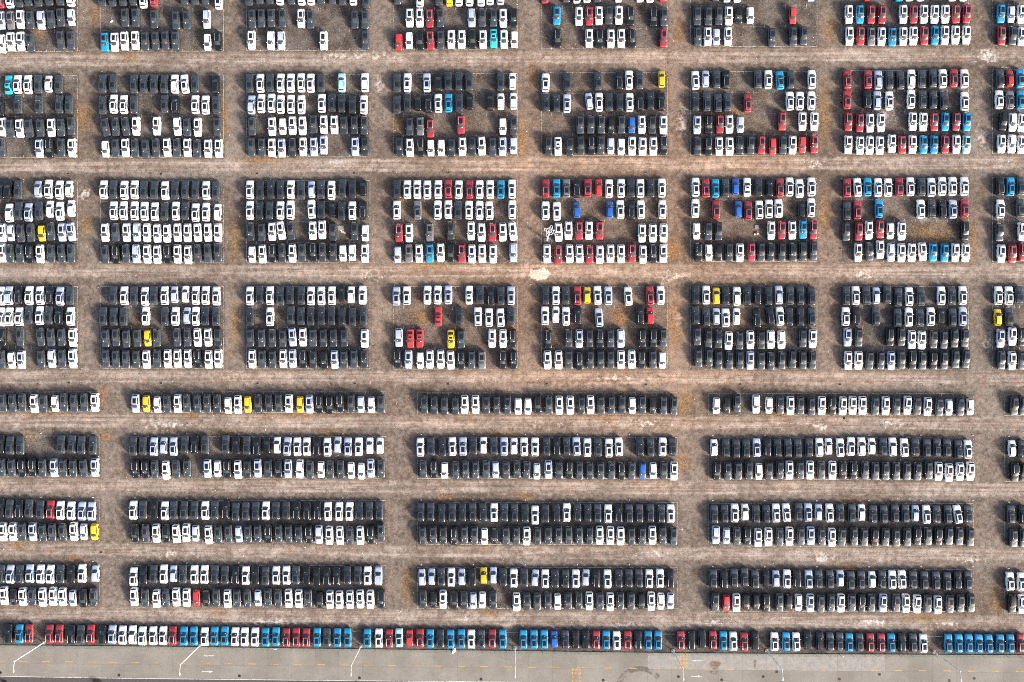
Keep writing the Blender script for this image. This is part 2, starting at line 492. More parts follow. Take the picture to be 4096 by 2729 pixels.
# ------------------------------------------------------------------ concrete road along the bottom
def road():
    m = NT('concrete')
    oi = m.n.new('ShaderNodeObjectInfo')
    n1 = m.noise(0.12, 5, 0.6); n2 = m.noise(1.1, 6, 0.7); n3 = m.noise(7, 3, 0.8)
    st = m.noise(1.0, 5, 0.7, stretch=(0.25, 1.3, 1))
    c = m.mix(m.ss(n1, 0.3, 0.7), (0.196, 0.174, 0.153), (0.252, 0.228, 0.204))
    c = m.mix(m.math('MULTIPLY', m.ss(n2, 0.5, 0.75), 0.55), c, (0.150, 0.132, 0.116))
    c = m.mix(m.math('MULTIPLY', m.ss(st, 0.52, 0.72), 0.35), c, (0.30, 0.274, 0.248))
    c = m.mix(1.0, c, m.mix(m.math('ADD', m.math('MULTIPLY', n3, 0.7), 0.65), (0, 0, 0), (1, 1, 1)), 'MULTIPLY')
    hs = m.n.new('ShaderNodeHueSaturation')
    m.lk(c, hs.inputs['Color']); m.lk(m.math('ADD', m.math('MULTIPLY', oi.outputs['Random'], 0.12), 0.94), hs.inputs['Value'])
    m.set(Base_Color=hs.outputs[0], Roughness=0.9, Specular_IOR_Level=0.2)
    m.bump(n3, 0.3, 0.03)
    conc = m.mat
    m2 = NT('pale_new_concrete')
    c = m2.mix(m2.ss(m2.noise(0.8, 6, 0.7), 0.3, 0.7), (0.23, 0.212, 0.195), (0.31, 0.292, 0.274))
    c = m2.mix(1.0, c, m2.mix(m2.math('ADD', m2.math('MULTIPLY', m2.noise(7, 3, 0.8), 0.7), 0.65), (0, 0, 0), (1, 1, 1)), 'MULTIPLY')
    m2.set(Base_Color=c, Roughness=0.9, Specular_IOR_Level=0.2)
    gut = simple('asphalt_gutter', (0.07, 0.066, 0.064), 0.95, 0, 0.5, 1.5)
    # sub-base sheet (dark, shows in the joints), then slabs proud of it
    xs = list(range(-200, 4297, 250))
    mb = MB()
    top = [(*W(x, interp(FENCE, x) + 2), 0.004) for x in xs]
    bot = [(*W(x, 2900), 0.004) for x in xs]
    mb.grid([bot, top], 0, False)
    R = tag(mb.build('road', simple('joint_filler', (0.10, 0.09, 0.08), 0.95)), kind='structure')
    mid = lambda x: interp(([0, 1024, 2048, 3072, 4096], [2655, 2663, 2672, 2682, 2692]), x)
    x0 = -70.0
    k = 0
    while x0 < 4120:
        w = 95.0
        for lo, hi, row in ((lambda x: interp(FENCE, x) + 3, mid, 0), (mid, lambda x: interp(EDGEY, x) - 2, 1)):
            g = 0.16
            pts = [(x0 + g, hi(x0) - g), (x0 + w - g, hi(x0 + w) - g), (x0 + w - g, lo(x0 + w) + g), (x0 + g, lo(x0) + g)]
            b = MB()
            b.add([(*W(*p), 0.012) for p in pts] + [(*W(*p), 0.002) for p in pts], [(0, 1, 2, 3), (0, 4, 5, 1), (1, 5, 6, 2), (2, 6, 7, 3), (3, 7, 4, 0)])
            newer = row == 0 and 2590 < x0 + w / 2 < 3560
            b.build('concrete_slab', m2.mat if newer else conc, R)
        x0 += w; k += 1
    # white edge line, gutter beyond it
    xs2 = list(range(-100, 4200, 300))
    link('edge_line', strip_mesh([W(x, interp(EDGEY, x)) for x in xs2], 0.16, 0.020, 'edge_line', M_ROADW), R)
    g = MB()
    g.grid([[(*W(x, 2900), 0.008) for x in xs2], [(*W(x, interp(EDGEY, x) + 2), 0.008) for x in xs2]], 0, False)
    g.build('gutter', gut, R)
    # centre dashes
    for x in [0, 91, 183, 277, 370, 453, 541, 729, 822, 915, 1009, 1098, 1191, 1285, 1380, 1473, 1568, 1663, 1751, 1845, 1936, 2033, 2128, 2224, 2431, 2531, 2825, 2921, 3498, 3593, 3690, 3789, 3887, 3983, 4078]:
        y = lambda q: interp(DASHY, q)
        link('centre_dash', strip_mesh([W(x - 15, y(x - 15)), W(x + 15, y(x + 15))], 0.20, 0.018, 'centre_dash', M_ROADO), R)
    for xa, xb in ((2308, 2350), (2714, 2750), (2624, 2640), (620, 632), (3006, 3016), (3212, 3226), (3288, 3300)):
        link('centre_dash', strip_mesh([W(xa, interp(DASHY, xa)), W(xb, interp(DASHY, xb))], 0.18, 0.018, 'centre_dash', M_ROADO), R)
    # turn arrows
    for xa, xb, y, left in ((811, 857, 2623, 1), (807, 854, 2687, 0), (2767, 2813, 2643, 1), (2764, 2809, 2706, 0)):
        b = MB()
        (ax, ay), (bx_, _) = W(xa, y), W(xb, y)
        tip, tail = (ax, bx_) if left else (bx_, ax)
        s = 1 if left else -1
        f = [(0, 1, 2, 3)], [(0, 1, 2)]
        q = [(tip + s * 1.1, ay - .09, .018), (tail, ay - .09, .018), (tail, ay + .09, .018), (tip + s * 1.1, ay + .09, .018)]
        b.add(q if left else q[::-1], f[0])
        q = [(tip, ay, .018), (tip + s * 1.15, ay - .28, .018), (tip + s * 1.15, ay + .28, .018)]
        b.add(q if left else q[::-1], f[1])
        b.build('painted_arrow', M_ROADW, R)
    # orange hatch blocks
    for xs3, ys3 in (((2721, 2734, 2747), (2621, 2636, 2652, 2667)), ((2291, 2305, 2318), (2678, 2693, 2710, 2724))):
        for x in xs3:
            for y in ys3:
                b = MB(); c = W(x, y)
                b.add([(c[0] - .27, c[1] - .22, .018), (c[0] - .08, c[1] - .30, .018), (c[0] + .27, c[1] - .22, .018), (c[0] + .27, c[1] + .22, .018), (c[0] + .05, c[1] + .30, .018), (c[0] - .27, c[1] + .22, .018)], [(0, 1, 2, 3, 4, 5)])
                b.build('painted_block', M_ROADO, R)
    # rust stain left on the slabs and a dark tyre sweep
    stain = worn('rust_stain', (0.20, 0.105, 0.062), 0.50, 1.2)
    for (x, y, a, b_) in ((2860, 2662, 1.3, 1.3), (2855, 2690, 1.0, .6), (3020, 2655, .35, 1.3)):
        s_ = MB(); c = W(x, y)
        s_.add([(c[0] + a * math.cos(t) * (1 + .25 * math.sin(3 * t)), c[1] + b_ * math.sin(t) * (1 + .2 * math.cos(2 * t)), .0155) for t in np.linspace(0, 2 * math.pi, 20)[:-1]], [tuple(range(19))])
        s_.build('rust_stain', stain, R)
    sw = worn('tyre_sweep', (0.125, 0.113, 0.102), 0.54, 0.9)
    pts = [W(2560 + 100 * math.cos(t), 2790 - 115 * math.sin(t)) for t in np.linspace(0.75, 2.6, 14)]
    for w_, dz in ((1.3, .0145),):
        link('tyre_sweep', strip_mesh(pts[::-1], w_, dz, 'tyre_sweep', sw), R)
    return R


ROAD = road()

# kerb between the lot and the road
def kerb():
    k = MB()
    xs = list(range(-100, 4200, 150))
    A = []
    for x in xs:
        y = interp(FENCE, x)
        X, Y = W(x, y)
        A.append([(X, Y + .10, -.02), (X, Y + .10, .11), (X, Y - .12, .11), (X, Y - .12, .002)])
    k.grid(A, 0, False, flip=True)
    return tag(k.build('kerb', simple('kerb_concrete', (0.20, 0.19, 0.175), 0.9, 0, 0.3, 1.0)), kind='structure')


kerb()

# ------------------------------------------------------------------ cars
def lerp(a, b, t): return a + (b - a) * t


class Shape:
    """outline numbers of one body type, metres; front is +y"""
    pass


def shape(kind):
    s = Shape()
    if kind == 'suv':
        s.L, s.wid = 4.76, 0.97
        s.ws_base, s.ws_top, s.rf_back, s.rw_base = 1.13, 0.26, -1.88, -2.27
        s.zr, s.belt, s.rear_belt = 1.62, 1.04, 1.10
        s.sun = (-1.34, -0.02, 0.66)
        s.ws_w, s.rt_w, s.rb_w = 0.735, 0.635, 0.70
        s.rg = (0.16, 0.97)
    elif kind == 'hatchback':
        s.L, s.wid = 4.18, 0.885
        s.ws_base, s.ws_top, s.rf_back, s.rw_base = 1.16, 0.30, -1.72, -2.00
        s.zr, s.belt, s.rear_belt = 1.50, 0.98, 1.04
        s.sun = None
        s.ws_w, s.rt_w, s.rb_w = 0.70, 0.60, 0.66
        s.rg = (0.20, 0.92)
    else:
        s.L, s.wid = 4.76, 0.93
        s.ws_base, s.ws_top, s.rf_back, s.rw_base = 0.98, 0.20, -1.05, -1.85
        s.zr, s.belt, s.rear_belt = 1.44, 0.97, 1.04
        s.sun = (-0.52, -0.06, 0.62)
        s.ws_w, s.rt_w, s.rb_w = 0.71, 0.60, 0.68
        s.rg = (0.12, 0.95)
    s.kind = kind
    return s


def surf(s):
    """the four cabin surfaces as functions"""
    def ws(u, v, o=0.0):
        x = u * lerp(s.ws_w, s.rt_w - 0.01, v)
        y = lerp(s.ws_base - 0.17 * u * u, s.ws_top - 0.07 * u * u, v)
        z = lerp(s.belt + 0.02, s.zr - 0.07 - 0.03 * u * u, v) + 0.035 * math.sin(math.pi * v)
        return (x, y + o * 0.55, z + o * 0.85)

    def roofp(u, t, o=0.0):
        wdt = lerp(s.rt_w - 0.01, s.rt_w - 0.02, t) + 0.03 * math.sin(math.pi * t)
        y = lerp(s.ws_top - 0.07 * u * u, s.rf_back + 0.05 * u * u, t)
        z = lerp(s.zr - 0.07, s.zr - 0.06, t) + 0.075 * math.sin(math.pi * min(1, t * 0.9 + 0.05)) - 0.03 * u * u
        return (u * wdt, y, z + o)

    def rear(u, v, o=0.0):
        x = u * lerp(s.rb_w, s.rt_w - 0.02, v)
        y = lerp(s.rw_base + 0.10 * u * u, s.rf_back + 0.05 * u * u, v)
        z = lerp(s.rear_belt, s.zr - 0.06 - 0.03 * u * u + 0.075 * math.sin(math.pi * .95), v)
        return (x, y - o * 0.7, z + o * 0.7)

    def side(sg, t, v, o=0.0):
        b = (lerp(ws(1, 0)[0], rear(1, 0)[0], t) + 0.075 * math.sin(math.pi * t), lerp(ws(1, 0)[1], rear(1, 0)[1], t), lerp(ws(1, 0)[2], rear(1, 0)[2], t))
        r = roofp(1, t)
        p = [lerp(b[i], r[i], v) for i in range(3)]
        p[0] += 0.02 * math.sin(math.pi * v)
        return (sg * (p[0] + o * 0.95), p[1], p[2] + o * 0.3)
    return ws, roofp, rear, side


def g(fn, us, vs_, o): return [[fn(u, v, o) for u in us] for v in vs_]


def ls(a, b, n): return list(np.linspace(a, b, n))


def car_parts(kind):
    """{part name: [MB, ...]} ; 'body' has material slots paint, trim, headlight, taillight"""
    s = shape(kind)
    ws, roofp, rear, side = surf(s)
    hl = s.L / 2
    w = s.wid
    b = MB()
    if kind == 'sedan':
        st = [(hl, .60, .60), (hl - .04, .72, .70), (hl - .16, .83, .78), (hl - .42, .90, .85), (hl - .95, .925, .91), (s.ws_base, w, .96), (.2, w, 1.0), (-.9, w, 1.03), (-1.75, w - .015, 1.04), (-2.10, .88, 1.02), (-2.28, .80, .97), (-hl + .03, .70, .84), (-hl, .58, .62)]
    else:
        d = 0.0 if kind == 'suv' else -0.04
        f = w / 0.955
        st = [(hl, .60 * f, .62), (hl - .04, .73 * f, .74), (hl - .14, .83 * f, .84 + d), (hl - .36, .905 * f, .93 + d), (hl - .85, .94 * f, 1.0 + d), (s.ws_base, w, 1.045 + d), (.2, w, 1.06 + d), (-.8, w, 1.08 + d), (-hl + .75, w - .01, 1.10 + d), (-hl + .34, .905 * f, 1.09 + d), (-hl + .13, .83 * f, 1.03 + d), (-hl + .04, .73 * f, .86), (-hl, .62 * f, .62)]
    rings = []
    for y, wd, zt in st:
        zl = 0.26
        zs = zt - 0.06
        half = [(0.0, zl), (.86 * wd, zl), (.975 * wd, zl + .10), (wd, lerp(zl, zs, .5)), (.985 * wd, zs - .10 if zs - .1 > zl + .12 else zs - .02), (.945 * wd, zs - .015), (.86 * wd, zs + .03), (.45 * wd, zt - .006), (0, zt)]
        ring = [(x, y, z) for x, z in half] + [(-x, y, z) for x, z in half[::-1][1:]]
        rings.append(ring)
    b.grid(rings, 0, True, flip=True)
    b.add(rings[0], [tuple(range(len(rings[0])))[::-1]], 1)
    b.add(rings[-1], [tuple(range(len(rings[-1])))], 0)
    # hood creases: two slightly raised ribs
    for sg in (-1, 1):
        P = []
        for t in ls(0, 1, 5):
            y = lerp(s.ws_base + .02, hl - .25, t); x = sg * lerp(.52, .60, t) * w
            zt = np.interp(y, [q[0] for q in st][::-1], [q[2] for q in st][::-1])
            z = zt + 0.004 - .02 * (t > .9)
            P.append([(x - .025, y, z - .01), (x, y, z + .018), (x + .025, y, z - .01)])
        b.grid(P, 0, True)
    # cabin shell
    U5, V3 = ls(-1, 1, 7), ls(0, 1, 4)
    b.grid(g(ws, U5, V3, 0), 0, True)
    b.grid(g(roofp, U5, ls(0, 1, 8), 0), 0, True)
    b.grid(g(rear, U5, V3, 0), 0, True, flip=True)
    for sg in (-1, 1):
        b.grid([[side(sg, t, v) for t in ls(0, 1, 8)] for v in ls(0, 1, 4)], 0, True, flip=sg < 0)
    # tail spoiler over the rear window
    if kind != 'sedan':
        P = [[(u * (s.rt_w - .03), s.rf_back + .05 * u * u - dy, roofp(u, 1)[2] + dz) for u in ls(-1, 1, 7)] for dy, dz in ((-.12, .012), (.07, -.012), (.07, -.04))]
        b.grid(P, 0, True)
    # shark fin, door handles, sill strips, bumper trim
    fy = s.rf_back + 0.28
    z0 = roofp(0, .88)[2]
    b.add([(-.025, fy, z0), (.025, fy, z0), (0, fy - .16, z0 + .06), (0, fy - .18, z0)], [(0, 1, 2), (1, 3, 2), (3, 0, 2)], 1)
    for sg in (-1, 1):
        b.box(sg * w - .012, sg * w + .012, -1.25, 1.15, .30, .42, 1)
        for yy in (.15, -.85):
            b.box(sg * w - .015, sg * w + .02, yy - .1, yy + .1, .80, .83, 0)
        # head and tail lamps lying on the shoulder corners
        f0, f1 = st[2], st[3]
        b.add([(sg * f0[1] * .70, f0[0] + .012, f0[2] - .035), (sg * f0[1] * .955, f0[0] - .005, f0[2] - .105), (sg * f1[1] * .955, f1[0] - .04, f1[2] - .085), (sg * f1[1] * .80, f1[0] + .06, f1[2] - .02)], [(0, 1, 2, 3) if sg < 0 else (3, 2, 1, 0)], 2)
        r0, r1 = st[-3], st[-4]
        b.add([(sg * r0[1] * .62, r0[0] - .015, r0[2] - .02), (sg * r0[1] * .97, r0[0] - .005, r0[2] - .13), (sg * r1[1] * .985, r1[0] - .02, r1[2] - .13), (sg * r1[1] * .93, r1[0] - .02, r1[2] - .035)], [(3, 2, 1, 0) if sg < 0 else (0, 1, 2, 3)], 3)
        # dark wheel arches
        for yy in (hl - .92, -hl + .95):
            n = 12
            vs2 = [(sg * (w + .004), yy, .34)] + [(sg * (w + .004), yy + .41 * math.cos(a), .34 + .41 * math.sin(a)) for a in ls(-.2, math.pi + .2, n)]
            fs = [(0, k, k + 1) if sg > 0 else (0, k + 1, k) for k in range(1, n)]
            b.add(vs2, fs, 1)
    out = {'body': [b]}

    def one(fn, us, vs_, o, flip=False):
        m = MB(); m.grid(g(fn, us, vs_, o), 0, True, flip=flip); return m
    out['windshield'] = [one(ws, ls(-.93, .93, 7), ls(.02, .96, 4), .010)]
    out['rear_window'] = [one(rear, ls(-.93, .93, 7), ls(s.rg[0], s.rg[1], 3), .012, True)]
    out['side_window'] = []
    t0, t1 = (.10, .86) if kind != 'sedan' else (.12, .82)
    for sg in (-1, 1):
        m = MB()
        m.grid([[side(sg, lerp(t0 + (.05 * v), t1 - .06 * v, t), v, .010) for t in ls(0, 1, 7)] for v in (.10, .5, .90)], 0, True, flip=sg < 0)
        out['side_window'].append(m)
    if s.sun:
        y0, y1, uw = s.sun
        m = MB()
        ta = (y1 - s.ws_top) / (s.rf_back - s.ws_top); tb = (y0 - s.ws_top) / (s.rf_back - s.ws_top)
        m.grid([[(u * .64 * 1.0, lerp(y1, y0, t), roofp(u, lerp(ta, tb, t))[2] + .010) for u in ls(-uw, uw, 4)] for t in ls(0, 1, 5)], 0, True)
        out['sunroof'] = [m]
    out['roof_rail'] = []
    for sg in (-1, 1):
        m = MB()
        m.tube([(roofp(sg * .90, t)[0], roofp(sg * .90, t)[1], roofp(sg * .90, t)[2] + (.045 if 0.05 < t < .93 else .0)) for t in (.05, .09, .3, .5, .7, .9, .95)], .026, 6)
        out['roof_rail'].append(m)
    out['mirror'] = []
    for sg in (-1, 1):
        m = MB()
        a = (sg * (w - .10), s.ws_base - .42, s.belt + .01)
        P = []
        for t, r in ((0, .02), (.3, .05), (.45, .085), (.9, .085), (1, .05)):
            x = a[0] + sg * t * .24
            P.append([(x, a[1] + r * .8 * math.cos(q) - t * .05, a[2] + .03 + r * math.sin(q)) for q in ls(0, 2 * math.pi, 9)])
        m.grid(P, 0, True, flip=sg > 0)
        m.add(P[-1][:8], [tuple(range(8))], 0)
        out['mirror'].append(m)
    out['wheel'] = []
    for yy in (hl - .92, -hl + .95):
        for sg in (-1, 1):
            m = MB()
            xo = sg * (w + .010); xi = sg * (w - .20)
            ring = lambda x, r: [(x, yy + r * math.cos(q), .34 + r * math.sin(q)) for q in ls(0, 2 * math.pi, 15)]
            m.grid([ring(xi, .325), ring(sg * (w - .03), .34), ring(xo, .315), ring(xo, .235)], 0, True, flip=sg > 0)
            c = ring(xo - sg * .02, .235)[:14]
            m.add(c, [tuple(range(14)) if sg < 0 else tuple(range(14))[::-1]], 0)
            for k in range(5):
                q = 2 * math.pi * k / 5
                dx = xo - sg * .004
                dy, dz = math.cos(q), math.sin(q)
                p = [(dx, yy + dy * .03 - dz * .035, .34 + dz * .03 + dy * .035), (dx, yy + dy * .03 + dz * .035, .34 + dz * .03 - dy * .035), (dx, yy + dy * .24 + dz * .035, .34 + dz * .24 - dy * .035), (dx, yy + dy * .24 - dz * .035, .34 + dz * .24 + dy * .035)]
                m.add(p, [(0, 1, 2, 3), (3, 2, 1, 0)], 1)
            out['wheel'].append(m)
    # sheet of paper lying on the dashboard, seen at the foot of the windshield
    out['paper'] = []
    for u0, u1, v0, v1 in ((-.60, -.32, .16, .36), (.12, .40, .12, .30), (.32, .60, .30, .50)):
        m = MB(); m.grid(g(ws, (u0, u1), (v0, v1), .018), 0, False); out['paper'].append(m)
    return out


PARTS = {k: car_parts(k) for k in ('suv', 'hatchback', 'sedan')}

# code -> (colour, body, has glass roof, rails)
CODES = {
    'w': ('white', 'suv', 1, 0), 'v': ('white', 'suv', 0, 0), 'V': ('white', 'hatchback', 0, 0), 'x': ('white', 'sedan', 1, 0),
    'g': ('charcoal', 'suv', 1, 0), 'G': ('grey', 'suv', 1, 0), 'k': ('black', 'suv', 1, 1), 'n': ('black', 'suv', 0, 0), 'N': ('black', 'hatchback', 0, 0),
    's': ('silver', 'suv', 1, 0), 'S': ('silver', 'suv', 0, 0), 'h': ('silver', 'hatchback', 0, 0), 'H': ('silver', 'hatchback', 0, 0),
    'r': ('red', 'suv', 1, 1), 'R': ('scarlet', 'hatchback', 0, 0), 'q': ('scarlet', 'sedan', 1, 0),
    'b': ('sky_blue', 'suv', 1, 0), 'B': ('deep_blue', 'hatchback', 0, 0), 'y': ('yellow', 'hatchback', 0, 0), 'z': ('yellow', 'sedan', 1, 0),
    'c': ('turquoise', 'sedan', 1, 0), 'l': ('pale_blue', 'suv', 0, 0), 'L': ('pale_blue', 'suv', 1, 0),
}
SAY = {'white': 'white', 'charcoal': 'charcoal', 'grey': 'mid-grey', 'black': 'black', 'silver': 'silver-blue', 'red': 'dark red', 'scarlet': 'bright red',
       'sky_blue': 'sky blue', 'deep_blue': 'royal blue', 'yellow': 'yellow', 'turquoise': 'turquoise', 'pale_blue': 'pale blue'}
NAMEC = {'white': 'white', 'charcoal': 'charcoal', 'grey': 'grey', 'black': 'black', 'silver': 'silver', 'red': 'red', 'scarlet': 'red',
         'sky_blue': 'blue', 'deep_blue': 'blue', 'yellow': 'yellow', 'turquoise': 'turquoise', 'pale_blue': 'blue'}

